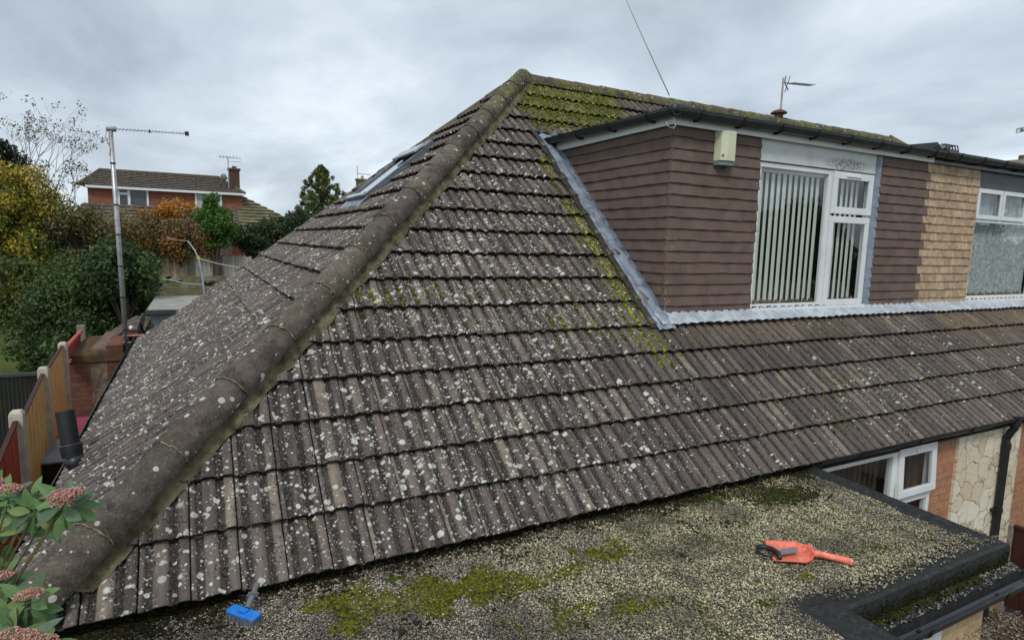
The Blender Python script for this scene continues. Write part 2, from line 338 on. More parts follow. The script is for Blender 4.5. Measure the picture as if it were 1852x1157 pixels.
M['concrete'] = weathered('concrete_post', (.50, .45, .36), .85, .2, .2, 8, (.22, .20, .14), .4, .4)
M['wood'] = weathered('golden_fence_board', (.80, .47, .17), .7, .3, .3, 3, (.32, .15, .05), .5, .5, stretch=(14, 14, 1.2))
M['redwood'] = weathered('red_stained_board', (.42, .075, .035), .75, .25, .25, 3, (.12, .025, .014), .6, .3, stretch=(10, 10, 1))
M['darkwood'] = weathered('dark_brown_board', (.055, .018, .014), .7, .3, .3, 3, stretch=(10, 10, 1))
M['greywood'] = weathered('weathered_grey_board', (.22, .20, .175), .85, .2, .35, 3, (.10, .075, .045), .6, .5, stretch=(9, 9, 1.2))
M['bluegrey'] = weathered('blue_grey_cut_slate', (.24, .28, .35), .5, .4, .25, 8)
M['cream'] = weathered('cream_plastic', (.62, .62, .44), .4, .4, .08, 4)
M['teal'] = weathered('faded_teal_plastic', (.14, .24, .26), .4, .4, .15, 8)
M['alu'] = weathered('dull_aluminium', (.42, .42, .43), .4, .5, .25, 8, (.15, .14, .13), .5, .2, metal=.6)
M['coral'] = weathered('coral_plastic', (.80, .19, .12), .45, .4, .25, 22, (.86, .45, .42), .75, .3)
M['blue'] = weathered('blue_plastic', (.015, .20, .66), .5, .4, .15, 26, (.24, .24, .23), .9, .3)
M['greyplastic'] = weathered('grey_plastic', (.13, .14, .155), .45, .4, .2, 15)
M['steel'] = weathered('scraper_steel', (.32, .34, .37), .4, .5, .2, 20, metal=.6)
M['pink'] = weathered('pink_plastic', (.80, .035, .16), .4, .45, .1, 8)
M['bingreen'] = weathered('bin_grey_green', (.085, .115, .11), .45, .4, .2, 6)
M['bindark'] = weathered('black_bin', (.014, .014, .016), .4, .4, .2, 5)
M['binlid'] = weathered('sky_sheen_lid', (.17, .18, .20), .25, .6, .3, 5)  # black lid lightened in its base colour for the sky it reflects
M['bark'] = weathered('bark', (.09, .07, .055), .9, .2, .35, 9, (.12, .12, .06), .5, .6)
M['leaf'] = mat_leaf('leaf', .62); M['needle'] = mat_leaf('needle', .7, .1)
M['terracotta'] = weathered('terracotta', (.15, .085, .065), .8, .2, .3, 9)
M['slateroof'] = weathered('distant_tile', (.145, .12, .10), .85, .2, .5, 5, (.10, .095, .045), .5, .4, stretch=(2.2, .6, .6))
M['rust'] = weathered('rust_painted_board', (.30, .065, .022), .8, .2, .3, 6, (.15, .05, .02), .5, .3)
M['offroof'] = weathered('pale_grey_felt', (.30, .30, .27), .8, .25, .25, 3, (.17, .175, .14), .5, .3)
M['rock'] = weathered('garden_rock', (.15, .14, .11), .9, .2, .4, 4, (.07, .08, .03), .6, .6)

def mat_grass():
    g = NG('lawn'); c = g.coord(); n = g.noise(c, .7, 5, .6); n2 = g.noise(c, 14, 4, .7)
    b = g.mix(g.sm(n, .35, .65), (.045, .075, .018), (.10, .13, .03)); b = g.mix(g.math('MULTIPLY', g.sm(n2, .4, .7), .5), b, (.12, .095, .045)); g.bump(n2, 1, .05); return g.fin(b, .9, .2)
def mat_paving():
    g = NG('paving'); c = g.coord(); b_ = g.n('ShaderNodeTexBrick'); g.l(c, b_.inputs[0]); b_.inputs['Scale'].default_value = 1; b_.inputs['Brick Width'].default_value = .3; b_.inputs['Row Height'].default_value = .15; b_.inputs['Mortar Size'].default_value = .008
    b_.inputs['Color1'].default_value = (.085, .05, .04, 1); b_.inputs['Color2'].default_value = (.13, .085, .065, 1); b_.inputs['Mortar'].default_value = (.03, .03, .025, 1)
    b = g.mix(g.math('MULTIPLY', g.sm(g.noise(c, 5, 5, .7), .45, .65), .6), b_.outputs[0], (.06, .055, .035)); g.bump(g.noise(c, 40, 4), .6, .01); return g.fin(b, .75, .3)
def mat_asphalt():
    g = NG('asphalt'); c = g.coord(); b = g.mix(g.noise(c, 60, 4, .7), (.03, .03, .03), (.08, .08, .08)); g.bump(g.noise(c, 90, 3), .5, .01); return g.fin(b, .8, .3)
def mat_bed():
    g = NG('gravel_bed'); c = g.coord(); v = g.voro(c, 95); cc = g.n('ShaderNodeSeparateColor'); g.l(v.outputs['Color'], cc.inputs[0])
    b = g.mix(cc.outputs[0], (.07, .065, .045), (.34, .31, .23)); b = g.mix(g.sm(v.outputs['Distance'], .35, .7), b, (.02, .02, .016))
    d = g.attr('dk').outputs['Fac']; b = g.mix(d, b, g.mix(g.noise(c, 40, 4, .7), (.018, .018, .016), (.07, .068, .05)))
    g.bump(g.math('MULTIPLY', v.outputs['Distance'], -1), 1, .01); return g.fin(b, .85, .25)
M['grass'] = mat_grass(); M['paving'] = mat_paving(); M['asphalt'] = mat_asphalt(); M['bed'] = mat_bed()
def mat_chip():
    g = NG('stone_chip'); g.fin(g.attr('fc').outputs[0], .75, .3); return g.m
M['chip'] = mat_chip()
def mat_moss():
    g = NG('moss'); c = g.coord(); a = g.attr('fc').outputs[0]; n = g.noise(c, 90, 4, .75)
    g.bump(n, 1, .012); return g.fin(g.mix(g.math('MULTIPLY', n, .8), a, (.02, .022, .006)), .95, .1)
M['moss'] = mat_moss()

# ------------------------------------------------------------------ the ground
def gz(x, y):
    if y < 0: return -2.7
    if y < 3: return -2.7 + .6*(y/3) if x > -3 else -2.1
    if y < 12: return -2.1
    if y < 16: return -2.1+1.3*(y-12)/4
    if y < 22: return -.8+.9*(y-16)/6
    return .1+min(1, (y-22)/40)*.3
xs = sorted(set([-400, -200, -80, -40, -20]+[round(-10+i*.9, 2) for i in range(40)]+[30, 45, 80, 200, 400])); ys = sorted(set([-300, -120, -60, -40, -30, -20, -12, -6, -3, 0, 1, 2, 3, 5, 8]+[10+i for i in range(16)]+[30, 40, 60, 100, 200, 500]))
g_ = MB()
for i in range(len(xs)-1):
    for j in range(len(ys)-1):
        g_.face([(xs[a], ys[b], gz(xs[a], ys[b])) for a, b in ((i, j), (i+1, j), (i+1, j+1), (i, j+1))])
ground = g_.build('ground', M['grass'], kind='structure')
p_ = MB(); p_.grid(lambda u, v: (-.95+.9*u*1.2, 2.5+12*v*.8, gz(0, 2.5+12*v*.8)+.012), 2, 12); p_.build('side_path', M['paving'], kind='structure')
p_ = MB(); p_.grid(lambda u, v: (4+16*u, -9+9.4*v, -2.692), 2, 2); p_.build('front_path', M['paving'], kind='structure')
p_ = MB(); p_.grid(lambda u, v: (-200+400*u, -20+6*v, -2.69), 8, 2); p_.build('road', M['asphalt'], kind='structure')

# ------------------------------------------------------------------ the bungalow
W_, WS, H_ = 4.9524, 5.3472, 4.4099
LF, LS = math.hypot(W_, H_), math.hypot(WS, H_)
GA, TW = .345, .25
XMID = 10.04
house = thing('semi_detached_bungalow', 'brown tiled hip roof bungalow pair with wide brown and tan hung dormer', 'house', (0, 0, -2.6))
fy, fz = W_/LF, H_/LF; sx_, sz_ = WS/LS, H_/LS
NF = Vector((0, -fz, fy)); NS = Vector((-sz_, 0, sx_))
def Pf(u, s, h=0): return Vector((u, s*fy, s*fz)) + NF*h
def Ps(u, s, h=0): return Vector((s*sx_, u, s*sz_)) + NS*h
PROF = [(.0025, .006), (.005, .011), (.026, .011), (.033, 0), (.066, .001), (.075, .019), (.140, .019), (.149, .001), (.164, .001), (.168, .006), (.172, .001), (.187, .001), (.196, .019), (.242, .019), (.2465, .009)]
def prof(u):
    u = u % TW
    for (a, ha), (b, hb) in zip(PROF, PROF[1:]):
        if a <= u <= b: return ha+(hb-ha)*(u-a)/(b-a)
    return .006
def tile_field(name, P, u0, u1, lines, stop, inside, mossf, tanf, lf, uoff=0, seed=1):
    r = np.random.default_rng(seed); np_ = len(PROF); fr = [.0, 0, 0, .025, .3, .6, 1.03]; nr = len(fr)
    pu = np.array([a for a, b in PROF]); ph = np.array([b for a, b in PROF]); tr = (ph < .008).astype(float); tr[0] = 1; tr[-1] = .6; ph = ph*1.3
    V = []; Fc = []; T = []; UV = []; LD = []; RB = []
    ii = np.arange(np_-1); quad = []
    for k in range(nr-1):
        quad += [(k*np_+i, k*np_+i+1, (k+1)*np_+i+1, (k+1)*np_+i) for i in range(np_-1)]
    # side faces of the two outer ribs
    quad = np.array(quad); base = 0
    for li, s0 in enumerate(lines):
        s1 = lines[li+1] if li+1 < len(lines) else stop
        n0 = int(math.floor((u0-uoff)/TW)); n1 = int(math.ceil((u1-uoff)/TW))
        for t in range(n0, n1):
            ua = uoff+t*TW
            if not inside(ua, ua+TW, s0, s1): continue
            js, jh, jt = r.normal(0, .004), r.normal(0, .0022), r.normal(0, .0025); rn = r.random()**1.2
            tg = s1-s0; ribr = [r.random(), r.random(), r.random()]
            m_tile = r.normal(0, .07)
            for k, f in enumerate(fr):
                for i in range(np_):
                    s = s0+js*(f < .5)+f*tg
                    h = .046*(1-f)+.004+jh+ph[i]*(1 if f < .9 else .9)+jt*(pu[i]/TW-.5)*2
                    if k == 0: h = .022+ph[i]*.6; s += .13
                    if k == 1: h -= .016
                    if k in (1, 2): s += .0035*math.sin(ua*17+i*.9+li)
                    u = ua+pu[i]
                    V.append(P(u, s, h)); UV.append((u, s+li*.07+t*.013, li*3.7)); mo = mossf(u, s)+m_tile
                    trc = tr[i] if k > 1 else 1  # lip underside and face painted dark, as the shadow line under each course
                    T.append((rn, trc, max(0, mo*(.45+.75*tr[i])), tanf(u, s))); LD.append(lf(u, s))
                    RB.append(ribr[0] if i < 4 else (ribr[1] if i < 9 else ribr[2]))
            Fc.append(quad+base); base += nr*np_
    V = np.array([tuple(v) for v in V]); Fc = np.vstack(Fc)
    return npmesh(name, V, Fc, M['tile'], house, [('tc', 'FLOAT_COLOR', 'POINT', np.array(T)), ('uvw', 'FLOAT_VECTOR', 'POINT', np.array(UV)), ('ld', 'FLOAT', 'POINT', np.array(LD)), ('rib', 'FLOAT', 'POINT', np.array(RB))])
def blob(x, y, cx, cy, rx, ry): return math.exp(-(((x-cx)/rx)**2+((y-cy)/ry)**2))
def vn(x, y, s=1, o=0): return noise.noise(Vector((x*s, y*s, o)))
def moss_front(u, s):
    e = s*fy; hipd = u-e*WS/W_
    m = .74*blob(u, s, 6.25, 6.0, .95, .75) + .45*blob(u, s, 5.35, 5.75, .5, .9) + .5*blob(s, 0, 6.7, 0, .28, 1)*(u > 5)
    m += 1.1*math.exp(-((u-4.95)/.19)**2)*(1.1 < s < 4.6)*(.62+.9*vn(u, s, 2.1, 3))
    m += .42*blob(u, s, 4.3, 1.75, 1.0, .32)+.38*blob(u, s, 3.4, 2.2, 1.2, .2)+.26*blob(u, s, 2.3, 2.1, .5, .3)+.22*blob(u, s, 4.6, 2.7, .7, .4)
    m += .40*blob(u, s, 7.1, .72, .5, .3)+.38*blob(u, s, 8.6, .62, .8, .3)+.34*blob(u, s, 6.5, .3, .5, .2)+.28*blob(u, s, 9.4, .3, .6, .2)+.22*blob(u, s, 8.8, 1.1, .5, .2)
    m += .55*math.exp(-(max(hipd, 0)/.33)**2)*(s > 2.1)*(.5+.8*vn(u, s, 3, 5))
    m += .16*max(0, vn(u, s, 1.1, 9))
    return m
def tan_front(u, s):
    t = .85*(u > XMID+.02*math.sin(s*9)) * (.35 + .65*(s > 1.28)) if u > XMID else 0
    t = max(t, .55*blob(u, s, 7.2, 1.6, 1.8, .22)*(1.35 < s < 1.9))
    if s < .9 and u > XMID: t *= .6
    return t
def lich_front(u, s):
    l = .50 if u < 4.0 else max(.0, .50-.24*(u-4.0))
    l += .20*blob(u, s, 3.2, 2.4, 1.6, 1.0)+.15*blob(u, s, 2.0, .7, 1.4, .5)
    l += .32*blob(u, s, 7.8, .6, 1.6, .35)-.22*blob(u, s, 4.8, .8, 1.1, .6)
    if s > 5.2: l -= .22
    return l
def in_front(a, b, s0, s1):
    if b < (s0*fy)*WS/W_-.02: return False
    if s0 > 1.9 and a > 5.55 and s1*fy < 3.5: return False
    if s0 > 1.5 and a > 14.5: return False
    return True
flines = [-.06]+[.306+i*GA for i in range(18)]
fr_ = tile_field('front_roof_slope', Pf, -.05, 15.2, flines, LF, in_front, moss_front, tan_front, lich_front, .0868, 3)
slines = [-.09, .1127]+[.1127+i*GA for i in range(1, 20)]
def moss_side(u, s): return .12*max(0, vn(u, s, 1.3, 2)) + .35*math.exp(-((2*W_-u-s/LS*W_)/.3)**2)*(s > 3) + .3*(s > 6.2)
def lich_side(u, s): return .62-.10*(s-1.2) if s > 1.2 else .62
def in_side(a, b, s0, s1):
    yy = s0/LS*W_
    return b > yy-.2 and a < 2*W_-yy+.02
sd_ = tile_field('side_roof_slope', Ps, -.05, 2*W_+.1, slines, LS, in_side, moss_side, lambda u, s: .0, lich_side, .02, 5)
# trim both slopes on the hip lines
def trim(o, planes):
    bm = bmesh.new(); bm.from_mesh(o.data)
    for co, no in planes: bmesh.ops.bisect_plane(bm, geom=list(bm.verts)+list(bm.edges)+list(bm.faces), plane_co=co, plane_no=no, clear_outer=True)
    bm.to_mesh(o.data); bm.free()
hipn = Vector((-W_, WS, 0)).normalized()
trim(fr_, [((-.03, 0, 0), hipn)])
trim(sd_, [((.025, -.025, 0), -hipn), ((0, 2*W_-.22, 0), Vector((W_, WS, 0)).normalized())])
# solid roof body beneath the tiles (front, rear and side decks)
X2 = 2*XMID
d = MB(); e_ = -.03
A1, A2 = (WS, W_, H_+e_), (X2-WS, W_, H_+e_)
c0, c1, c2, c3 = (0.02, 0.02, e_), (X2, 0.02, e_), (X2, 2*W_-.3, e_), (0.02, 2*W_-.3, e_)
d.face([c0, c1, A2, A1]); d.face([c3, c0, A1]); d.face([c2, c3, A1, A2]); d.face([c1, c2, A2]); d.face([c0, c3, c2, c1])
d.build('roof_deck', M['slateroof'], house)

def half_caps(name, a, b, r, n, mat, lift, parent, shade=True, ang=100, sh=(0, 0)):
    a, b = Vector(a), Vector(b); m = MB(); t = (b-a).normalized(); up = Vector((0, 0, 1)); up = (up-t*up.dot(t)).normalized(); sd = t.cross(up)
    L_ = (b-a).length/n
    for i in range(n):
        so = sd*(sh[0]+(sh[1]-sh[0])*i/n); p0 = a+t*(L_*i)+so; p1 = a+t*(L_*(i+1.05))+so; r0 = r*(1.04+random.uniform(-.01, .02)); r1 = r*.960; k = random.uniform(.70, 1.25)
        jx = sd*random.uniform(-.006, .006); nn = 18; ring = []
        for (p, rr) in ((p0, r0-.03), (p0, r0), ((p0*2+p1)/3, (r0*2+r1)/3), (p1, r1)):
            row = []
            for j in range(nn+1):
                g = math.radians(-ang+2*ang*j/nn); row.append(p+jx+up*(lift+rr*math.cos(g)+random.uniform(-.002, .002))+sd*rr*math.sin(g))
            ring.append(row)
        col = (k, k*random.uniform(.95, 1), k*random.uniform(.9, 1), 1)
        for q in range(3):
            for j in range(nn): m.face([ring[q][j], ring[q][j+1], ring[q+1][j+1], ring[q+1][j]], col)
    o = m.build(name, mat, parent)
    bm = bmesh.new(); bm.from_mesh(o.data); bmesh.ops.remove_doubles(bm, verts=bm.verts, dist=.0005); bmesh.ops.recalc_face_normals(bm, faces=bm.faces); bm.to_mesh(o.data); bm.free()
    o.data.polygons.foreach_set('use_smooth', [True]*len(o.data.polygons))
    return o
hipdir = Vector((WS, W_, H_)); hl = hipdir.length
RH = .126
h1 = half_caps('hip_ridge', Vector((0, 0, .02))-hipdir*.006, Vector((WS, W_, H_+.0)), RH, 15, M['hip'], .038, house, sh=(.122, .110))
h2 = half_caps('hip_ridge', (.62, 2*W_-.79, .46), (WS, W_-.02, H_-.0), .11, 14, M['hip'], -.03, house)
h3 = half_caps('ridge', (WS+.06, W_, H_), (X2-WS, W_, H_), .14, 19, M['hip'], -.015, house)
h4 = half_caps('hip_ridge', (X2, 0, 0), (X2-WS, W_, H_+.02), .14, 15, M['hip'], .0, house)
# rounded cap where hips meet the ridge
m = MB(); m.tube([(WS+.0, W_-.15, H_-.09), (WS+.06, W_-.08, H_-.01), (WS+.13, W_-.03, H_+.04), (WS+.28, W_, H_+.05)], [.135, .14, .12, .07], 14); m.build('apex_cap', M['hip'], house, smooth=True)
# mortar joints between hip tiles
t = hipdir.normalized(); up = (Vector((0, 0, 1))-t*t.z).normalized(); sdv = t.cross(up)
ha = Vector((0, 0, .02))-hipdir*.006; HL = (Vector((WS, W_, H_+.0))-ha)
for i in range(1, 15):
    p = ha+HL*(i/15)+sdv*(.122-.012*i/15); m = MB(); pts = []
    a0_, a1_ = random.uniform(-45, 5), 92
    for j in range(13):
        g = math.radians(a0_+(a1_-a0_)*j/12); rr = RH*1.04+.002
        pts.append(p-t*.002+up*(.038+rr*math.cos(g))+sdv*rr*math.sin(g)*1+t*random.uniform(-.005, .005))
    m.tube(pts, [.002+.007*random.random()**2 for _ in pts], 5); m.build('mortar_joint', M['mortar2'], h1)
# mortar bed along the foot of the hip on both sides
for side in (1, -1):
    m = MB(); n = 150
    def q(i, j, side=side):
        s = .1+(LF-.15)*i; ff = i
        u = s/LF*WS
        off = (.30+.03*min(1, s/3)) if side == 1 else .05
        wv = .03*vn(s*3, 0, 1, side)+.02*vn(s*14, 3, 1, side)
        if side == 1:
            P0 = Pf(u+off+wv+.02, s, .050); P1 = Pf(u+off-.10, s, .11)
        else:
            ss = .1+(LS-.15)*i; P0 = Ps(ss/LS*W_+off+wv+.02, ss, .045); P1 = Ps(ss/LS*W_+off-.1, ss, .10)
        return P0.lerp(P1, j)+Vector((0, 0, .01*vn(s*22, j*3, 1, 5)))
    m.grid(q, n*2, 3); m.build('mortar_bed', M['mortar'] if side == 1 else M['hip'], house, smooth=False)

# --- moss cushions
ICO = None
def ico(sub):
    bm = bmesh.new(); bmesh.ops.create_icosphere(bm, subdivisions=sub, radius=1); V = np.array([v.co[:] for v in bm.verts]); Fc = np.array([[v.index for v in f.verts] for f in bm.faces]); bm.free(); return V, Fc
IC1, IC2 = ico(1), ico(2)
def scatter(name, P, N3, size, cols, mat, parent=None, base=IC1, flat=.6, rough=.25, kind='stuff', smooth=True):
    """lumps at P (n,3) flattened along normals N3 (n,3)"""
    V0, F0 = base; n = len(P); nv = len(V0)
    N3 = N3/np.linalg.norm(N3, axis=1)[:, None]; rv = rng.normal(size=(n, 3)); A = np.cross(N3, rv); A /= np.linalg.norm(A, axis=1)[:, None]; B = np.cross(N3, A)
    asp = rng.uniform(.7, 1.35, (n, 1, 1)); jit = 1+rng.normal(0, rough, (n, nv, 1))
    loc = V0[None]*jit
    V = (A[:, None]*loc[..., 0:1]*asp+B[:, None]*loc[..., 1:2]/asp+N3[:, None]*loc[..., 2:3]*flat)*size[:, None, None]+P[:, None]
    Fc = (F0[None]+np.arange(n)[:, None, None]*nv).reshape(-1, F0.shape[1])
    C = np.repeat(np.c_[cols, np.ones(n)], len(F0), axis=0)
    return npmesh(name, V.reshape(-1, 3), Fc, mat, parent, [('fc', 'FLOAT_COLOR', 'FACE', C)], smooth=smooth, kind=kind)
def mosscol(n, lo=(.08, .09, .010), hi=(.38, .42, .04)):
    t_ = rng.random((n, 1))**1.3; return np.array(lo)*(1-t_)+np.array(hi)*t_
pts = []; sz = []
while len(pts) < 5200:
    u, s = random.uniform(.8, 10), random.uniform(.1, LF-.05)
    if u < s/LF*WS+.15 or (s*fy > 1.3 and u > 5.12 and s*fy < 3.85): continue
    mo = moss_front(u, s); tr_ = 1 if prof(u-.0868) < .008 else .35
    if s > 5.3: tr_ = .8
    if mo*tr_ + .35*vn(u, s, 9, 1) + random.uniform(-.12, .12) < .36: continue
    r_ = random.uniform(.005, .013)*(1.35 if s > 4.8 else 1)
    pts.append(Pf(u, s, .02+prof(u-.0868)+.036*(1-((s-.306) % GA)/GA))); sz.append(r_)
n = len(pts); P = np.array([tuple(p) for p in pts])
scatter('moss_cushions', P, np.tile(np.array(NF), (n, 1)), np.array(sz), mosscol(n), M['moss'], house, base=IC1, flat=.7)

# --- walls under the eaves
yw = .07
gy = .04; gx0, gx1, gm = at(1488, 841, Y=gy).x, at(1693, 795, Y=gy).x, at(1622, 812, Y=gy).x; gt, gb = at(1693, 793, Y=gy).z, -1.45
st0, st1 = at(1731, 790, Y=yw).x, at(1843, 770, Y=yw).x
m = MB(); m.box(.25, 6.02, yw+.07, yw+.25, -2.7, -.06); m.box(6.02, gx0, yw, yw+.25, -2.7, -.06); m.box(gx0, gx1+.01, yw, yw+.25, -2.7, gb-.01); m.box(gx0, gx1+.01, yw, yw+.25, gt+.002, -.05); m.box(gx1+.01, st0, yw, yw+.25, -2.7, -.05); m.box(st1, 20, yw, yw+.25, -2.7, -.05); m.box(st0, st1, yw+.02, yw+.25, -2.7, -.05)
m.build('front_wall', M['brick'], house)
m = MB(); m.box(st0, st1, yw-.03, yw+.02, -1.9, -.14); m.build('stone_cladding', M['stone'], house, label='cream crazy stone cladding beside the black downpipe')
m = MB(); m.box(.27, .5, .3, 9.6, -2.6, -.1); m.box(.5, 19.8, 9.4, 9.6, -2.6, -.1); m.build('side_wall', M['brick'], house)
m = MB(); m.box(6.2, 20, .03, .3, -.115, -.09); m.build('soffit', weathered('soffit_board', (.45, .38, .28), .8, .2), house)
m = MB(); m.box(gx0-.5, gx1+.3, .9, 3, -2.4, -.1); m.build('room', M['room'], house)

def frame(m, x0, x1, z0, z1, y, t=.055, dp=.05):
    m.box(x0, x1, y, y+dp, z0, z0+t); m.box(x0, x1, y, y+dp, z1-t, z1)
    m.box(x0, x0+t, y+.001, y+dp-.001, z0+t, z1-t); m.box(x1-t, x1, y+.001, y+dp-.001, z0+t, z1-t)
def pane(x0, x1, z0, z1, y, parent, mat=None):
    m = MB(); m.box(x0, x1, y, y+.006, z0, z1); return m.build('pane', mat or M['glass'], parent)
def blinds(x0, x1, z0, z1, y, parent, mat, step=.105, wd=.075, ang=.5, label=None):
    m = MB(); x = x0+.03
    while x < x1-.02:
        a = ang+random.uniform(-.05, .05); dx, dy = wd/2*math.cos(a), wd/2*math.sin(a); zt = z1; zb = z0+random.uniform(0, .01)
        m.hexa([(x-dx, y-dy, zb), (x+dx, y+dy, zb), (x+dx, y+dy+.002, zb), (x-dx, y-dy+.002, zb), (x-dx, y-dy, zt), (x+dx, y+dy, zt), (x+dx, y+dy+.002, zt), (x-dx, y-dy+.002, zt)])
        x += step
    m.box(x0, x1, y-.03, y+.03, z1-.05, z1)
    return m.build('vertical_blind', mat, parent, label=label)
# ground-floor window
m = MB(); frame(m, gx0, gx1, gb, gt-.02, gy, .06, .07); m.box(gm-.04, gm+.045, gy+.001, gy+.069, gb+.06, gt-.06); zm = gt-.60; m.box(gm+.045, gx1-.06, gy+.001, gy+.069, zm-.07, zm); m.box(gx0+.001, gm, gy-.004, gy+.03, gt-.095, gt-.055); m.box(gx0-.02, gx1+.02, gy-.08, gy+.0, gb-.04, gb)
w1 = m.build('window', M['white'], house, bevel=.004, label='white ground floor window under the eaves with an open top light')
pane(gx0+.06, gm-.04, gb+.06, gt-.06, gy+.03, w1); pane(gm+.045, gx1-.06, gb+.06, zm-.07, gy+.03, w1)
blinds(gx0+.05, gm-.05, gb+.03, gt-.06, gy+.12, w1, M['blinddark'], .09, .06, 1.15); blinds(gm+.05, gx1-.07, gb+.03, gt-.06, gy+.12, w1, M['blinddark'], .1, .06, 1.15)
# the top light stands ajar
a = math.radians(3); hx0, hx1, hz1, hl_ = gm+.035, gx1+.0, gt-.03, .54
def tilt(x, dd, l): return Vector((x, gy+.022-l*math.sin(a)-dd*math.cos(a), hz1-l*math.cos(a)+dd*math.sin(a)))
def tbox(m, x0, x1, l0, l1, d0, d1): m.hexa([tilt(x0, d0, l1), tilt(x1, d0, l1), tilt(x1, d1, l1), tilt(x0, d1, l1), tilt(x0, d0, l0), tilt(x1, d0, l0), tilt(x1, d1, l0), tilt(x0, d1, l0)])
m = MB(); tbox(m, hx0, hx1, 0, .085, 0, .045); tbox(m, hx0, hx1, hl_-.075, hl_, 0, .045); tbox(m, hx0, hx0+.085, .085, hl_-.075, .001, .044); tbox(m, hx1-.085, hx1, .085, hl_-.075, .001, .044)
ol = m.build('opening_light', M['white'], w1, bevel=.004)
m = MB(); tbox(m, hx0+.085, hx1-.085, .085, hl_-.075, .02, .026); m.build('pane', M['glass'], w1)
m = MB(); tbox(m, hx0+.28, hx0+.52, .035, .055, .045, .06); m.build('vent', M['white'], w1)
m = MB(); m.tube([tilt(hx0+.16, -.01, .36), tilt(hx0+.15, -.03, .44), tilt(hx0+.2, -.03, .49)], .009, 6); m.build('handle', M['white'], w1)

# --- dormer
yb = 1.36; DX0, DX1 = 5.30, X2-5.30; DZ0, DZ1 = 1.20, 3.20
m = MB(); m.box(DX0, DX1, yb+.45, 4.6, 1.3, 3.24); m.box(DX0, 6.60, yb, yb+.45, 1.1, 3.24); m.box(8.84, 11.20, yb, yb+.45, 1.1, 3.24); m.box(13.2, DX1, yb, yb+.45, 1.1, 3.24)
m.box(6.60, 8.84, yb+.03, yb+.45, 1.0, 1.20); m.box(6.60, 8.84, yb+.03, yb+.45, 2.94, 3.24); m.box(11.2, 13.2, yb+.03, yb+.45, 1.0, 1.22); m.box(11.2, 13.2, yb+.03, yb+.45, 2.94, 3.24)
dorm = m.build('dormer_body', M['room'], house)
def hang(name, P, u0, u1, z0, z1, gauge, tw, mat, edge=None, jit=.006, seed=1, label=None, tint=.07):
    r = random.Random(seed); m = MB(); rows = int(round((z1-z0)/gauge)); gg = (z1-z0)/rows
    for i in range(rows):
        zb = z0+i*gg; zt = zb+gg*1.12; e0, e1 = (edge(i) if edge else (0, 0)); a = u0+e0; b = u1+e1
        off = (tw/2 if i % 2 else 0)+r.uniform(-.01, .01); cuts = [a]; x = math.floor((a-off)/tw)*tw+off+tw
        while x < b-.02:
            if x > a+.03: cuts.append(x)
            x += tw
        cuts.append(b); bow = r.uniform(-.004, .004)
        for c0_, c1_ in zip(cuts, cuts[1:]):
            k = 1+r.uniform(-tint, tint); jz = r.uniform(-jit, jit*.5); jd = r.uniform(0, .004); gp = .0008
            col = (k, k*(1+r.uniform(-.03, .03)), k*(1+r.uniform(-.04, .04)), 1)
            zl, zr = zb+jz+r.uniform(-.002, .002), zb+jz+r.uniform(-.002, .002)
            # slightly cambered tile: two halves
            um = (c0_+c1_)/2
            for (ua, za, ub, zb2, da, db) in ((c0_+gp, zl-.002, um, (zl+zr)/2+.002, .0, .003), (um, (zl+zr)/2+.002, c1_-gp, zr-.002, .003, .0)):
                m.hexa([P(ua, za, .027+jd+da), P(ub, zb2, .027+jd+db), P(ub, zb2, .010), P(ua, za, .010), P(ua, zt, .010+da), P(ub, zt, .010+db), P(ub, zt, .0), P(ua, zt, .0)], col)
    return m.build(name, mat, dorm if False else house, label=label)
PF = lambda u, z, d_: Vector((u, yb-d_, z)); PC = lambda u, z, d_: Vector((DX0-d_, u, z))
hang('brown_tile_hanging', PF, DX0-.026, 6.585, 1.22, 3.20, .1165, .31, M['brown'], lambda i: (0, random.uniform(-.012, .012)), .005, 1, 'dark brown tile hanging on the dormer front left of its window')
hang('brown_tile_hanging', PC, yb-.024, 4.1, 1.22, 3.20, .1165, .31, M['brown'], None, .005, 2, 'dark brown tile hanging on the dormer cheek')
hang('brown_tile_hanging', PF, 8.79, 9.86, 1.22, 3.18, .1165, .31, M['brown'], lambda i: (0, (.07 if i % 2 else -.02)), .005, 3, 'dark brown tile hanging right of the dormer window')
hang('tan_tile_hanging', lambda u, z, d_: Vector((u, yb-d_*.9, z)), 9.86, 11.19, 1.22, 3.18, .1165, .160, M['tan'], lambda i: ((.07 if i % 2 else -.02), random.uniform(-.01, .012)), .005, 4, 'mottled tan tile hanging on the neighbouring dormer', .16)
# yellow lichen flecks on the corner tiles
# dormer window
wx0, wx1, wm_, wz0, wz1 = 6.60, 8.70, 7.87, 1.22, 2.94; wy = yb+.02
m = MB(); m.box(6.595, 8.715, wy-.02, wy+.03, 2.95, 3.205); hp = m.build('header_panel', M['whitedirty'], house, bevel=.003, label='white panel over the dormer window with a mould stain')
m = MB(); frame(m, wx0, wx1, wz0+.04, wz1, wy, .055, .06); m.box(wm_-.03, wm_+.045, wy+.001, wy+.059, wz0+.095, wz1-.055)
m.box(wx0-.02, wx1+.03, wy-.075, wy+.0, wz0, wz0+.045)
w2 = m.build('window', M['white'], house, bevel=.004, label='white dormer window with cream vertical blinds')
m = MB(); frame(m, wm_+.035, wx1-.005, 2.42, wz1-.01, wy-.028, .085, .028); m.build('opening_light', M['white'], w2, bevel=.004)
m = MB(); frame(m, wm_+.035, wx1-.005, wz0+.05, 2.39, wy-.020, .08, .020); m.build('opening_light', M['white'], w2, bevel=.004)
m = MB(); m.box(wm_+.27, wm_+.55, wy-.042, wy-.029, wz1-.065, wz1-.045); m.build('vent', M['white'], w2)
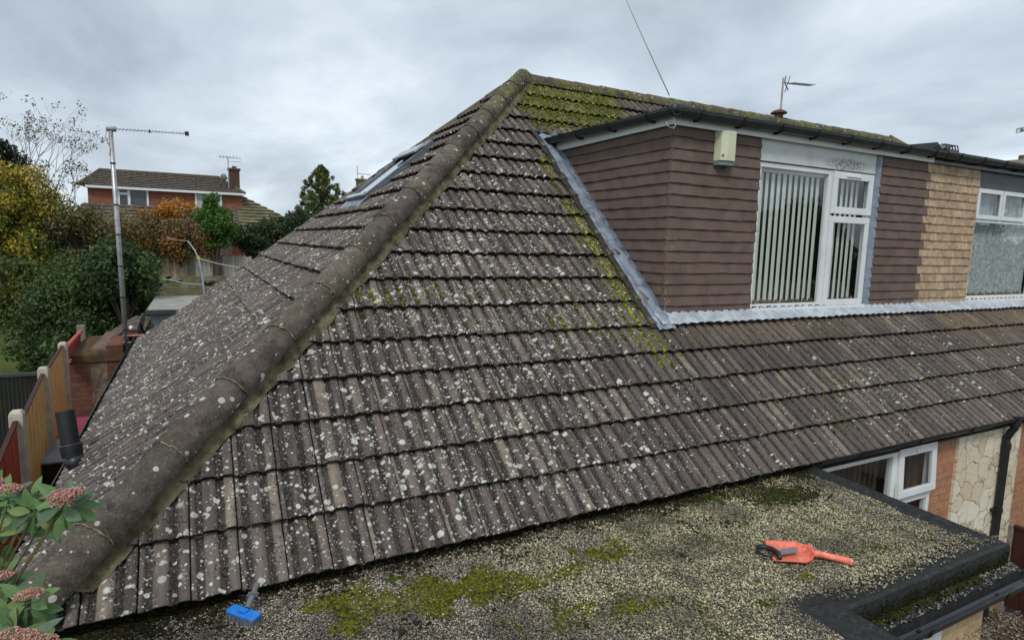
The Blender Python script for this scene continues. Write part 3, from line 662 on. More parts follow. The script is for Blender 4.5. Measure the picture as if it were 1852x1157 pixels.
pane(wx0+.055, wm_-.03, wz0+.095, wz1-.055, wy+.025, w2); pane(wm_+.11, wx1-.08, 2.49, wz1-.08, wy+.012, w2); pane(wm_+.11, wx1-.08, wz0+.12, 2.32, wy+.012, w2)
blinds(wx0+.05, wm_-.03, wz0+.06, wz1-.04, wy+.10, w2, M['blind'], .1, .085, .27); blinds(wm_+.06, wx1-.05, wz0+.06, wz1-.04, wy+.10, w2, M['blind'], .1, .085, .27)
m = MB()
for i in range(15):
    z0_ = 1.24+i*.13; m.hexa([(8.722, yb+.03, z0_), (8.765+.02*(i % 2), yb-.028, z0_-.012), (8.81, yb-.028, z0_), (8.81, yb+.03, z0_), (8.715, yb+.03, z0_+.127), (8.765, yb-.018, z0_+.127), (8.80, yb-.018, z0_+.127), (8.80, yb+.03, z0_+.127)])
m.build('lead_soaker', M['bluegrey'], house)
# the neighbour's window
nx0, nx1 = 11.22, 13.2
m = MB(); m.box(nx0, nx1, yb, yb+.03, 2.95, 3.2); m.build('header_panel', weathered('dark_grey_board', (.075, .08, .095), .5, .4, .2, 5), house, label='dark grey panel over the neighbouring dormer window')
m = MB(); frame(m, nx0, nx1, 1.27, 2.95, wy, .06, .06); m.box(nx0+.06, nx1-.06, wy+.001, wy+.059, 2.44, 2.51); m.box(11.93, 12.0, wy+.002, wy+.058, 2.51, 2.89); m.box(nx0-.02, nx1, wy-.07, wy, 1.225, 1.275)
w3 = m.build('window', M['white'], house, bevel=.004, label='white window of the neighbouring dormer with a net curtain')
for a_, b_ in ((nx0+.03, 11.95), (11.98, 12.7)):
    m = MB(); frame(m, a_, b_, 2.49, 2.93, wy-.02, .06, .02); m.build('opening_light', M['white'], w3, bevel=.004); pane(a_+.06, b_-.06, 2.55, 2.87, wy+.01, w3)
pane(nx0+.06, nx1-.06, 1.33, 2.44, wy+.03, w3)
m = MB(); m.grid(lambda u, v: (nx0+.03+1.9*u, yb+.14+.018*math.sin(u*150)+.01*math.sin(u*61+v), 1.27+1.64*v), 260, 6); m.build('net_curtain', M['net'], w3, smooth=True)
# fascia, roof and gutters of the dormer
m = MB(); m.box(DX0-.06, 9.90, yb-.06, yb-.035, 3.185, 3.33); m.box(DX0-.06, DX0-.035, yb-.034, 4.0, 3.185, 3.33); fa = m.build('fascia', M['white'], house, bevel=.003, label='white fascia under the dormer gutter')
m = MB(); m.box(9.905, DX1+.06, yb-.06, yb-.035, 3.185, 3.33); m.build('fascia', M['black'], house, label='black fascia of the neighbouring dormer')
m = MB(); m.box(DX0-.035, 9.9, yb-.034, yb+.02, 3.203, 3.225); m.build('soffit', M['white'], house)
m = MB(); m.box(DX0-.08, DX1+.08, yb-.08, 4.5, 3.331, 3.362); m.build('dormer_roof', M['felt'], house)
def gutter(name, a, b, r, mat, label, nb, depth=1.15, out=(0, -1, 0)):
    a, b = Vector(a), Vector(b); t = (b-a).normalized(); o_ = Vector(out); m = MB(); n = 14; rows = []
    L_ = (b-a).length; ns = max(2, int(L_/.5))
    prf = [(-1, .25), (-1, .12), (-.97, -.25), (-.80, -.70), (-.45, -.97), (0, -1.05), (.45, -.97), (.80, -.70), (.97, -.25), (1, .0), (1.08, .02), (1.08, .10), (.93, .10), (.90, -.2), (.72, -.62), (.4, -.85), (0, -.93), (-.4, -.85), (-.72, -.62), (-.90, -.2), (-.93, .25)]
    for i in range(ns+1):
        c = a.lerp(b, i/ns)+Vector((0, 0, -.006*math.sin(i*1.3)*.6)); rows.append([c+o_*(p[0]*r)+Vector((0, 0, p[1]*r*depth)) for p in prf])
    k = len(prf)
    for i in range(ns):
        for j in range(k): m.face([rows[i][j], rows[i][(j+1) % k], rows[i+1][(j+1) % k], rows[i+1][j]])
    m.face(rows[0]); m.face(rows[-1][::-1])
    g = m.build(name, mat, house, label=label); bm = bmesh.new(); bm.from_mesh(g.data); bmesh.ops.remove_doubles(bm, verts=bm.verts, dist=.0002); bmesh.ops.recalc_face_normals(bm, faces=bm.faces); bm.to_mesh(g.data); bm.free()
    for i in range(nb):
        c = a.lerp(b, (i+.6)/nb); mm = MB()
        pp = [(-1.1, .3), (-1.1, -.3), (-.9, -.85), (-.45, -1.12), (0, -1.2), (.5, -1.12), (.9, -.8), (1.1, -.3), (1.16, .1), (1.16, .2), (1.0, .2), (1.0, -.28), (.8, -.72), (.42, -1.0), (0, -1.08), (-.42, -1.0), (-.8, -.75), (-1.0, -.28), (-1.0, .3)]
        mm.prism([c-t*.018+o_*(p[0]*r)+Vector((0, 0, p[1]*r*depth)) for p in pp], t*.036); mm.build('bracket', M['blackdull'], g)
        mm = MB(); mm.obox(c-o_*(r*.75)+Vector((0, 0, -r*1.15)), t*.016, o_*(r*.45), (0, 0, r*.28)); mm.build('bracket', M['blackdull'], g)
    return g
gutter('gutter', (DX0-.14, yb-.125, 3.318), (DX1, yb-.125, 3.318), .062, M['black'], 'black gutter along the dormer front', 16)
gutter('gutter', (DX0-.125, yb-.18, 3.318), (DX0-.125, 3.84, 3.345), .062, M['black'], 'black gutter along the dormer cheek', 4, out=(-1, 0, 0))
m = MB(); m.tube([(DX0-.16, yb-.17, 3.29), (DX0-.11, yb-.125, 3.31), (DX0-.02, yb-.125, 3.315)], [.05, .07, .066], 10); m.build('gutter_corner', M['blackdull'], house, smooth=True)
m = MB(); m.tube([(9.98, yb-.125, 3.31), (10.22, yb-.125, 3.31)], .071, 12); [m.tube([(9.95+i*.07, yb-.19, 3.29), (9.98+i*.07, yb-.14, 3.43), (10.02+i*.07, yb-.06, 3.44), (10.0+i*.06, yb+.05, 3.39)], .008, 5) for i in range(5)]; m.build('gutter_union', M['blackdull'], house)
# loose white cable at the corner
m = MB(); m.tube([(DX0-.10, yb-.08, 3.32), (DX0-.09, yb-.10, 3.24), (DX0-.07, yb-.11, 3.17), (DX0-.085, yb-.10, 3.13)], .004, 5)
m.tube([at(1205, 220, Y=yb-.09)+Vector((0, 0, .0)), at(1207, 228, Y=yb-.09), at(1214, 231, Y=yb-.09), at(1222, 228, Y=yb-.09), at(1223, 223, Y=yb-.09)], .0035, 5); m.build('loose_cable', M['white'], house)
# lead on the cheek junction
m = MB()
def lq(i, j):
    y = 1.20+(3.80-1.20)*i; s = y/fy; lap = ((s*1.35) % 1)
    return Pf(5.095+.215*j+.008*vn(s*5, j, 1, 2), s, .060+.022*(1-lap)+.012*math.sin(j*9+s)*(1 if 0 < j < 1 else 0)+.008*vn(s*9, j*4, 1, 4)+(.08 if j > .98 and y > 1.40 else .0)-(.02 if j < .02 else 0))
m.grid(lq, 120, 8); m.build('cheek_flashing', M['lead'], house)
m = MB(); m.grid(lambda i, j: Vector((DX0-.028-.006*vn(i*40, j, 1), 1.39+2.38*i, (1.39+2.38*i)*H_/W_+.03+.10*j)), 60, 2); m.build('cheek_upstand', M['lead'], house)
m = MB()
for k in range(26):   # dark strip standing in for the shadow left of the lead
    s = 1.72+k*.135; m.obox(Pf(5.045+.012*math.sin(k*2.2), s, .058), (.036, 0, 0), (Pf(0, .074)-Pf(0, 0)), NF*.006)
m.build('flashing_shade_strip', weathered('strip_shade', (.05, .045, .042), .85, .25, .3, 12), house)
m = MB()
def aq(i, j):
    u = 5.16+9.3*i; s0_ = (1.243+.01*vn(u*2, 0, 1))/fy; s1_ = (yb+.03)/fy
    if u > XMID: s0_ -= .012
    return Pf(u, s0_+(s1_-s0_)*j, .070-.022*j+.9*prof(u-.0868)*(1-.35*j)+.003*vn(u*8, j*3, 1, 6))
m.grid(aq, 900, 6); m.build('apron_flashing', M['leadpale'], house)
# eaves gutters and downpipe
gutter('gutter', (6.0, -.072, .03), (X2, -.05, .02), .052, M['black'], 'black eaves gutter over the ground floor window', 14)
gutter('gutter', (-.07, -.05, -.02), (-.13, 2*W_+.1, -.02), .058, M['black'], 'black gutter down the side eaves', 9, out=(-1, 0, 0))
m = MB(); m.box(-.03, .0, -.05, 2*W_+.05, -.16, .0); m.box(6.05, 20, .03, .06, -.14, -.0); m.build('fascia', M['blackdull'], house, label='dark eaves board')
dpx = at(1806, 900, Y=.0).x
m = MB(); m.tube([(dpx, -.065, .02), (dpx, -.065, -.13), (dpx, -.04, -.17), (dpx, .0, -.27), (dpx, -.01, -.33), (dpx, -.01, -2.6)], .042, 12)
m.tube([(dpx, -.01, -.33), (dpx, -.01, -.40)], .05, 12); m.tube([(dpx, -.065, -.09), (dpx, -.065, .03)], .062, 12)
dp = m.build('downpipe', M['blackdull'], house, smooth=False)
for z in (-1.2, -2.1):
    m = MB(); m.box(dpx-.09, dpx+.09, -.01, .06, z, z+.03); m.tube([(dpx, -.01, z-.01), (dpx, -.01, z+.04)], .05, 10); m.build('bracket', M['blackdull'], dp)
# skylight
y0, y1, s0, s1 = 4.52, 5.62, 2.98/sx_, 3.93/sx_
def SB(m, u0, u1, a, b, h0, h1): m.hexa([Ps(u0, a, h0), Ps(u1, a, h0), Ps(u1, b, h0), Ps(u0, b, h0), Ps(u0, a, h1), Ps(u1, a, h1), Ps(u1, b, h1), Ps(u0, b, h1)])
m = MB(); SB(m, y0, y1, s0, s0+.07, -.02, .105); SB(m, y0, y1, s1-.18, s1, -.02, .12); SB(m, y0, y0+.06, s0+.07, s1-.18, -.02, .105); SB(m, y1-.06, y1, s0+.07, s1-.18, -.02, .105)
sk = m.build('skylight', weathered('grey_window_metal', (.13, .145, .16), .4, .5, .2, 8, metal=.3), house, bevel=.005, label='grey framed roof window in the side slope')
m = MB(); SB(m, y0+.06, y1-.06, s0+.07, s1-.18, .07, .08); m.build('pane', mat_glass('skylight_glass', (.3, .33, .35), .08, 1.9), sk)
m = MB(); SB(m, y0+.02, y1-.02, s1-.30, s1-.12, .125, .15); m.build('hood', weathered('pale_window_metal', (.42, .45, .47), .45, .5), sk)
m = MB(); SB(m, y0+.04, y1-.04, s0-.02, s0+.05, .106, .125); m.build('bottom_rail', weathered('pale_window_metal2', (.45, .48, .50), .45, .5), sk)
m = MB(); m.grid(lambda i, j: Ps(y0-.08+(y1-y0+.16)*i, s0-.26+.28*j, .045+.012*math.sin(i*28)*(1-j)+.02*j), 60, 4); m.build('apron', M['lead'], sk)
for uu in (y0-.07, y1):
    m = MB(); SB(m, uu, uu+.07, s0-.05, s1+.05, .03, .062); m.build('side_flashing', weathered('dark_lead', (.10, .11, .12), .5), sk)
# low rear extension with a pale flat roof and a lead cheek
sb = [at(262, 561, d=12.85), at(360, 557, d=12.6)]
zt = .36; xl = -.06
m = MB(); m.box(xl, 3.0, 11.2, 14.6, zt-.085, zt-.0); m.build('rear_flat_roof', weathered('dark_edge', (.05, .055, .06), .5), house)
m = MB(); m.box(xl+.03, 2.97, 11.23, 14.57, zt, zt+.012); m.build('rear_roof_felt', M['offroof'], house)
m = MB(); m.prism([(xl+.06, 11.35, zt-.09), (.95, 11.35, zt-.09), (.95, 11.35, -.3), (.25, 11.35, -.22), (.16, 11.35, -.2)], (0, .05, 0)); m.build('rear_cheek', M['lead'], house, label='blue grey lead cheek under the pale rear flat roof')
m = MB(); m.box(.2, 3.0, 11.42, 14.4, -2.2, zt-.09); m.build('rear_wall', M['oldbrick'], house)
# chimney of the neighbouring half, at the frame edge, with a cowl
m = MB(); cx_ = at(1850, 290, Y=6.5).x; m.box(cx_-.15, cx_+.9, 6.3, 7.0, 3.6, at(1850, 287, Y=6.4).z); m.build('chimney', weathered('rendered_chimney', (.40, .33, .25), .85), house)
m = MB(); m.tube([(cx_+.25, 6.6, 4.9), (cx_+.25, 6.6, at(1850, 279, Y=6.5).z)], .13, 10); m.build('chimney_pot', M['terracotta'], house)
# terracotta vent on the ridge
vb = at(1408, 213, Y=W_)
m = MB(); m.tube([(vb.x, W_, H_+.08), (vb.x, W_, H_+.22)], [.09, .075], 12); m.tube([(vb.x, W_, H_+.19), (vb.x, W_, H_+.21), (vb.x, W_, H_+.25), (vb.x, W_, H_+.275)], [.15, .155, .10, .02], 14); m.build('ridge_vent', M['terracotta'], house, smooth=False)

# ------------------------------------------------------------------ alarm box
ab = thing('alarm_box', 'cream burglar alarm box with a teal base on the brown hung tiles', 'alarm box', (6.0, yb-.03, 2.8))
x0, x1, z0, z1 = 5.86, 6.09, 2.83, 3.185
m = MB(); m.prism([(x0, yb-.02, z0+.045), (x0+.015, yb-.11, z0+.045), (x0+.09, yb-.135, z0+.045), (x1-.03, yb-.135, z0+.045), (x1, yb-.09, z0+.045), (x1, yb-.02, z0+.045)], (0, 0, z1-z0-.045)); m.build('cover', M['cream'], ab, bevel=.006)
m = MB(); m.prism([(x0+.004, yb-.022, z0), (x0+.018, yb-.095, z0), (x0+.09, yb-.12, z0), (x1-.03, yb-.12, z0), (x1-.005, yb-.08, z0), (x1-.005, yb-.022, z0)], (0, 0, .044)); m.build('base', M['teal'], ab, bevel=.004)
m = MB(); m.tube([(x0+.035, yb-.118, z0+.10), (x0+.033, yb-.128, z0+.10)], .012, 8); m.build('screw', M['greyplastic'], ab)

# ------------------------------------------------------------------ chipping covered flat roof
flat = thing('flat_roof_extension', 'flat roofed front extension covered in stone chippings with tan brick walls', 'extension', (3, -1.5, -2.7))
ZR = -.085; FX1, FY0 = 6.0, -1.63
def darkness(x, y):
    e = .95*math.exp(-((y-.13)/.21)**2)*(.8+.6*vn(x, y, 2, 1)) if x > 1.2 else .9*math.exp(-((y-.13)/.2)**2)  # dark moss along the eave, with the tile edge's shadow painted into it
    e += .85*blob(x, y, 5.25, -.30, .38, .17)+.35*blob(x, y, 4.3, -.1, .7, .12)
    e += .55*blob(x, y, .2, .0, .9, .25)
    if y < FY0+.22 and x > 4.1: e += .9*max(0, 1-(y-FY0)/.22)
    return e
m = MB(); nx, ny = 300, 170
o = m.grid(lambda i, j: (-.15+(FX1-.12+.15)*i, -3.0+3.25*j, ZR+.0), 1, 1)
V = []; D = []
for i in range(nx+1):
    for j in range(ny+1):
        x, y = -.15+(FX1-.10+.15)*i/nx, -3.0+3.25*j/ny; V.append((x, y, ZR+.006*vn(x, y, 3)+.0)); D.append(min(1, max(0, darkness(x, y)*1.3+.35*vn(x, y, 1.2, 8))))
Fc = []
for i in range(nx):
    for j in range(ny):
        x, y = -.15+(FX1-.10+.15)*(i+.5)/nx, -3.0+3.25*(j+.5)/ny
        if x > 4.12 and y < FY0+.1: continue
        a_ = i*(ny+1)+j; Fc.append((a_, a_+ny+1, a_+ny+2, a_+1))
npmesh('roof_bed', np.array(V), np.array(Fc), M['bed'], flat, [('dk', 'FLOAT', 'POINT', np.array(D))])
# felt kerb round the edge: a low rounded upstand
def kerb(m, path, inner, h=.05, drop=.12):
    pr = [(-.27, -.006), (-.22, .006), (-.15, .014), (-.06, h*.8), (-.02, h), (.0, h*.75), (.006, -.01), (.004, -drop*.5), (.0, -drop)]
    rows = []
    for (p, o_) in path: rows.append([Vector((p[0]+o_[0]*a_, p[1]+o_[1]*a_, ZR+b_)) for a_, b_ in pr])
    for i in range(len(rows)-1):
        for j in range(len(pr)-1): m.face([rows[i][j], rows[i][j+1], rows[i+1][j+1], rows[i+1][j]])
m = MB(); path = []
path.append(((FX1, .25), (.45, 0)))
for i in range(1, 20): path.append(((FX1-.09*i/20+.003*math.sin(i), .25-(.25-FY0)*i/20), (.42+.5*max(0, (i-10)/10), 0)))
path.append(((FX1-.09, FY0), (.9, -1)))
for i in range(1, 24): path.append(((FX1-.09-(FX1-.09-4.13)*i/24, FY0+.003*math.sin(i*1.7)), (0, -1)))
path.append(((4.13, FY0), (1, -1)))
for i in range(1, 10): path.append(((4.13, FY0-1.4*i/9), (1, 0)))
kerb(m, path, 1, .045, .10); m.build('felt_kerb', M['felt'], flat, smooth=False, merge=True)
# ledge with chippings below the kerb and gutter in front of it
m = MB(); m.grid(lambda i, j: (4.05+1.92*i, FY0+.01-.07*j, ZR-.10-.03*j), 20, 2); m.box(4.15, FX1-.03, FY0-.06, FY0+.05, ZR-.30, ZR-.135); m.build('ledge', M['felt'], flat)
def gutter2(a, b): 
    g = gutter('gutter', a, b, .05, M['black'], 'black gutter of the flat roofed extension', 3); setp(g, flat); return g
gutter2((4.18, FY0-.095, -.262), (6.9, FY0-.095, -.262))
m = MB(); m.tube([(6.16, FY0-.095, -.262), (6.23, FY0-.095, -.262)], .058, 10); m.build('gutter_union', weathered('grey_wet_gutter', (.06, .07, .085), .3), flat)
m = MB(); m.box(-.1, 5.98, -1.50, .2, -2.7, ZR-.14); m.box(-.1, 4.05, -2.95, -1.50, -2.7, ZR-.14)
m.build('brick_wall', M['tanbrick'], flat)
m = MB(); m.box(5.02, 5.34, -1.545, -1.501, -2.7, -.36); m.box(5.15, 5.17, -1.55, -1.545, -2.7, -.36); m.build('door_frame', M['white'], flat, bevel=.003)
m = MB(); m.box(4.1, 5.0, -1.53, -1.501, -2.7, -.36); [m.box(4.12+i*.15, 4.13+i*.15, -1.534, -1.53, -2.6, -.4) for i in range(6)]; m.build('door', M['darkwood'], flat)
# chippings
def chips(n, xr, yr, zf, size, cond, name='stone_chippings', pal=None):
    P = []; C = []; S = []
    while len(P) < n:
        x, y = random.uniform(*xr), random.uniform(*yr)
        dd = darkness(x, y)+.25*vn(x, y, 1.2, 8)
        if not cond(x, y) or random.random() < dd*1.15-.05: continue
        patch = .5+.5*vn(x, y, 1.7, 4); grey = 1 if (x < 2.2) else 0
        k = random.choice((.35, .7, 1, 1.2, 1.6, 2.0))*random.uniform(.7, 1.15)
        a = np.array((.35, .315, .20)) if patch > .40 else np.array((.29, .255, .18))
        if x < 2.8: a = np.array((.27, .225, .185)) if random.random() < (2.9-x)*1.5 else a
        a = a*(1-.45*max(0, min(1, (vn(x, y, 2.3, 14)-.05)*4)))*(1-.3*max(0, min(1, vn(x, y, 5.5, 34)*3)))
        P.append((x, y, zf(x, y)+random.uniform(-.001, .006))); C.append(a*k); S.append(size*random.uniform(.55, 1.3))
    n = len(P); N3 = np.tile([0, 0, 1.], (n, 1))+rng.normal(0, .35, (n, 3))
    scatter(name, np.array(P), N3, np.array(S), np.array(C), M['chip'], flat, base=OCT, flat=.65, rough=.28, smooth=False)
OCT = (np.array([(1, 0, 0), (-1, 0, 0), (0, 1, 0), (0, -1, 0), (0, 0, 1), (0, 0, -1), ], float), np.array([(0, 2, 4), (2, 1, 4), (1, 3, 4), (3, 0, 4), (2, 0, 5), (1, 2, 5), (3, 1, 5), (0, 3, 5)]))
def vis(x, y): return (x < FX1-.14-(.06 if y < -.9 else 0)*1 and y > FY0+.25+.03*math.sin(x*7)) or x < 4.13-.22 or (x < 4.3 and y > FY0+.08 and random.random() < .5)
chips(88000, (-.1, 6.0), (-1.75, .13), lambda x, y: ZR+.006*vn(x, y, 3)+.002, .0068, vis)
chips(2600, (4.15, 6.0), (FY0, FY0+.26), lambda x, y: ZR+(.052-.03*abs((y-FY0-.04)/.1) if y < FY0+.12 else .018), .0065, lambda x, y: random.random() < .22+.8*((y-FY0)/.26)**1.5 and y > FY0+.03, 'kerb_chippings')
P = []; 
for _ in range(650): 
    x = random.uniform(4.2, 5.93); y = FY0-.005-.14*random.random()**1.3; P.append((x, y, ZR-.094+.03*max(-1.2, (y-FY0)/.07) if y > FY0-.075 else -.5))
P = np.array(P); k = rng.uniform(.4, 1.5, (len(P), 1)); scatter('ledge_chippings', P, np.tile([0, 0, 1.], (len(P), 1))+rng.normal(0, .3, (len(P), 3)), rng.uniform(.005, .011, len(P)), np.tile([.19, .175, .14], (len(P), 1))*k, M['chip'], flat, base=OCT, rough=.3, smooth=False)
# moss and dark growth on the flat roof, eave shade painted in
def mossflat(name, n, f, lo, hi, smin, smax, xr=(-.1, 6.0), yr=(-1.6, .2), zf=None):
    P = []; S = []
    tries = 0
    while len(P) < n and tries < n*80:
        tries += 1
        x, y = random.uniform(*xr), random.uniform(*yr)
        if not (x < FX1-.1 and y > FY0+.1 or x < 4.1): continue
        if random.random() > f(x, y): continue
        P.append((x, y, ZR+.004)); S.append(random.uniform(smin, smax))
    if zf: P = [(p[0], p[1], zf(*p[:2])) for p in P]
    P = np.array(P); n = len(P)
    return scatter(name, P, np.tile([0, 0, 1.], (n, 1)), np.array(S), mosscol(n, lo, hi), M['moss'], flat, base=IC1, flat=.75)
mossflat('moss_and_eave_shade', 9000, lambda x, y: min(1, max(0, 1.25*darkness(x, y)-.12+.5*vn(x, y, 3.5, 2)) if y > -.8 else 0)*.9, (.016, .013, .008), (.062, .052, .028), .006, .017)
def fm(x, y):
    v = 1.0*blob(x, y, 1.95, -.42, .52, .17)+.75*blob(x, y, 2.55, -.55, .4, .14)+.5*blob(x, y, 1.6, -.22, .25, .1)+.5*blob(x, y, 3.3, -.45, .35, .12)+.30*blob(x, y, 4.4, -1.15, .3, .15)+.4*blob(x, y, 3.0, -1.0, .5, .15)
    return min(1, max(0, v*1.25+(.25+.9*min(1, v*2))*vn(x, y, 6, 5)-.30))*.95
mossflat('green_moss', 5200, fm, (.07, .07, .012), (.30, .30, .03), .005, .014)
mossflat('green_moss', 1500, lambda x, y: max(0, 1.1*blob(x, y, 5.15, -.33, .3, .13)+.9*blob(x, y, 4.7, -.12, .4, .1)+vn(x, y, 7, 6)*.9-.3), (.04, .06, .008), (.16, .2, .03), .006, .015)
P = np.array([(random.uniform(4.15, 5.5)-.0, FY0-.0-.05*random.random()**1.5, ZR-.096) for _ in range(420)]); n = len(P)
scatter('ledge_moss', P, np.tile([0, 0, 1.], (n, 1)), rng.uniform(.006, .014, n), mosscol(n, (.02, .02, .010), (.09, .09, .022)), M['moss'], flat, flat=.8)
P = np.array([(random.uniform(4.15, 5.9), FY0-.004, ZR-.1*random.random()**.6) for _ in range(1500)]); n = len(P)
scatter('kerb_face_moss', P, np.tile([0, -1., .2], (n, 1)), rng.uniform(.003, .010, n), mosscol(n, (.010, .011, .008), (.035, .038, .016)), M['moss'], flat, flat=.6)
P = np.array([(4.13+random.uniform(-.12, .03), FY0-random.uniform(-.1, .5), ZR+.0) for _ in range(260)]); n = len(P)
scatter('kerb_moss', P, np.tile([0, 0, 1.], (n, 1)), rng.uniform(.006, .016, n), mosscol(n, (.05, .06, .01), (.25, .28, .03)), M['moss'], flat, flat=.8)

# ------------------------------------------------------------------ dustpan, scraper, brush
pan = thing('dustpan', 'coral plastic dustpan lying on the stone chippings', 'dustpan', (4.5, -.95, ZR))
ZP = ZR+.012
def zp(px, py, z=ZP): return at(px, py, Z=z)
hd = zp(1470, 1007); tip = zp(1541, 1021); mouthc = (zp(1392, 983)+zp(1390, 1014))/2
ax = (mouthc-hd); plen = ax.length; ax.normalize(); ay = Vector((-ax.y, ax.x, 0))
mw = (zp(1392, 981)-zp(1390, 1015)).length/2
def pq(l, w, z): return hd+ax*l+ay*w+Vector((0, 0, z))
hal = lambda l: mw*(.18+.82*min(1, max(0, l)/(plen*.28))**.6) if l < plen*.28 else mw*(1.0)
m = MB()
def panf(i, j):
    l = plen*i; w_ = hal(l)*(2*j-1); ed = abs(2*j-1); z = .004+(.035*(1-i*.65)*max(0, (ed-.82)/.18)**1.0)+(.03*max(0, 1-i/.12))
    return pq(l, w_, z)
m.grid(panf, 22, 22); m.build('tray', M['coral'], pan, smooth=True, solid=.004)
ht = tip; hdirv = (ht-hd).normalized()
m = MB(); m.tube([pq(.01, 0, .028), hd+hdirv*.04+Vector((0, 0, .030)), hd+(ht-hd)*.5+Vector((0, 0, .028)), ht+Vector((0, 0, .018))], [.026, .022, .021, .024], 14); m.build('handle', M['coral'], pan, smooth=False, bevel=.003)
scr = thing('scraper', 'black handled scraper with a grey blade lying across the coral dustpan', 'scraper', tuple(zp(1410, 998)))
z5 = ZP+.035
b0, b1, b2, b3 = zp(1406, 997, z5), zp(1442, 990, z5), zp(1443, 998, z5), zp(1411, 1003, z5)
m = MB(); m.prism([b0, zp(1415, 992, z5), b1, b2, b3], (0, 0, .003)); m.build('blade', M['steel'], scr)
g0 = [zp(1369, 988, z5), zp(1381, 988, z5), zp(1395, 992, z5), zp(1407, 1000, z5), zp(1411, 1009, z5)]
m = MB(); m.tube(g0, [.013, .017, .018, .019, .013], 10)
m.tube([zp(1370, 990, z5), zp(1372, 998, z5-.01), zp(1382, 1004, z5-.01), zp(1394, 1005, z5), zp(1398, 1001, z5)], [.012, .010, .009, .009, .009], 8); m.build('handle', M['blackdull'], scr, smooth=True)
br = thing('scrubbing_brush', 'blue backed scrubbing brush head with a grey pole socket on the chippings', 'brush', tuple(zp(440, 1110)))
zb = ZR+.05
q0, q1, q2, q3 = at(405, 1104, Z=zb), at(425, 1093, Z=zb), at(475, 1108, Z=zb), at(457, 1124, Z=zb)
cc = (q0+q1+q2+q3)/4; bx_ = ((q2+q3)-(q0+q1)).normalized(); bw = ((q2+q3)-(q0+q1)).length/4; by_ = Vector((-bx_.y, bx_.x, 0)); bh = abs(((q1+q2)-(q0+q3)).dot(by_))/4
outl = [(-1, -.55), (-.86, -1), (.86, -1), (1, -.55), (1, .55), (.86, 1), (-.86, 1), (-1, .55)]
m = MB(); m.prism([cc+bx_*(bw*a_)+by_*(bh*b_)+Vector((0, 0, -.012)) for a_, b_ in outl], (0, 0, .02)); m.obox(cc+Vector((0, 0, .014)), bx_*bw*.25, by_*bh*.45, (0, 0, .008)); m.build('back', M['blue'], br, bevel=.005)
m = MB()
for i in range(22):
    for j in range(9):
        p = cc+bx_*(bw*(-.92+1.84*i/21))+by_*(bh*(-.85+1.7*j/8)); d_ = Vector((random.uniform(-.005, .005), random.uniform(-.005, .005), 0)); m.tube([p+Vector((0, 0, -.012)), p+d_+Vector((0, 0, -.046))], [.004, .006], 5)
m.build('bristles', M['greyplastic'], br)
s0v = at(447, 1099, Z=zb+.015); s2v = at(465, 1055, Y=s0v.y+.10); s1v = s0v.lerp(s2v, .55)
m = MB(); m.tube([s0v, s0v.lerp(s1v, .9)], [.017, .016], 12); m.tube([s1v, s2v], [.013, .018], 12); m.obox(s1v, (.022, 0, 0), (0, .012, 0), (0, 0, .014)); m.tube([s1v+Vector((-.03, 0, 0)), s1v+Vector((.03, 0, 0))], .008, 8); m.build('pole_socket', M['greyplastic'], br)

for k_, (px, py, colr, lb) in enumerate(((1346, 880, (.55, .16, .04, 1), 'small orange fallen leaf on the dark moss near the eaves'), (1356, 1048, (.62, .60, .5, 1), 'pale curled leaf on the chippings below the dustpan'), (985, 1052, (.30, .15, .06, 1), 'brown fallen leaf on the green moss patch'))):
    p = at(px, py, Z=ZR+.02); m = MB(); a_ = k_*1.3; d1, d2 = Vector((math.cos(a_), math.sin(a_), .1))*.024, Vector((-math.sin(a_), math.cos(a_), .25))*.010
    m.face([p-d1, p+d2, p], colr); m.face([p, p+d2, p+d1], colr); m.face([p-d1, p, p-d2+Vector((0, 0, .006))], colr); m.face([p, p+d1, p-d2+Vector((0, 0, .006))], colr)
    tag(m.build('fallen_leaf', M['leaf'], solid=.001), lb, 'leaf')

# ------------------------------------------------------------------ things on and round the roof
# tall aerial mast
mast = thing('aerial_mast', 'tall aluminium mast with a long horizontal aerial at the rear gutter corner', 'aerial', (-.31, 9.95, -.3))
mb_, mt = at(230, 645, Y=10.05), at(200, 237, Y=10.05)
m = MB(); m.tube([mb_, mb_.lerp(mt, .5), mt], [.043, .042, .038], 12); m.build('pole', M['alu'], mast, smooth=True)
for k in (.12, .27, .41, .55, .68, .86):
    p = mb_.lerp(mt, k); m = MB(); m.tube([p, p+Vector((0, 0, .025))], .047, 12); m.build('tape_band', M['blackdull'], mast)
m = MB(); m.tube([mt+Vector((-.07, 0, .04)), mt+Vector((.09, 0, .04))], .05, 10); m.tube([mt+Vector((-.06, -.03, .02)), mt+Vector((-.08, -.05, -.12)), mt+Vector((-.01, -.04, -.32)), mt+Vector((-.04, -.04, -.45))], .008, 6); m.build('clamp', M['alu'], mast)
be = at(338, 242, Y=10.05)
m = MB(); b0 = mt+Vector((0, 0, .04)); m.tube([b0, be], .009, 6)
for i in range(20):
    p = b0.lerp(be, (i+1.2)/21.5); l_ = .085-.0015*i; m.tube([p+Vector((-.01, l_, .012)), p, p+Vector((.01, -l_, -.012))], .006, 5); m.tube([p+Vector((0, 0, -.03)), p+Vector((.03, 0, .03))], .004, 4)
ar = m.build('aerial_boom', M['alu'], mast)
m = MB(); m.obox(be, (.035, 0, 0), (0, .045, 0), (0, 0, .035)); m.obox(b0.lerp(be, .5), (.012, 0, 0), (0, .03, 0), (0, 0, .03)); m.build('end_cap', M['blackdull'], mast)
m = MB(); bk = at(222, 607, Y=10.05)
for dz in (0, -.13, -.45): m.tube([bk+Vector((0, -.02, dz)), bk+Vector((.36 if dz > -.4 else .16, -.02, dz))], .014, 6)
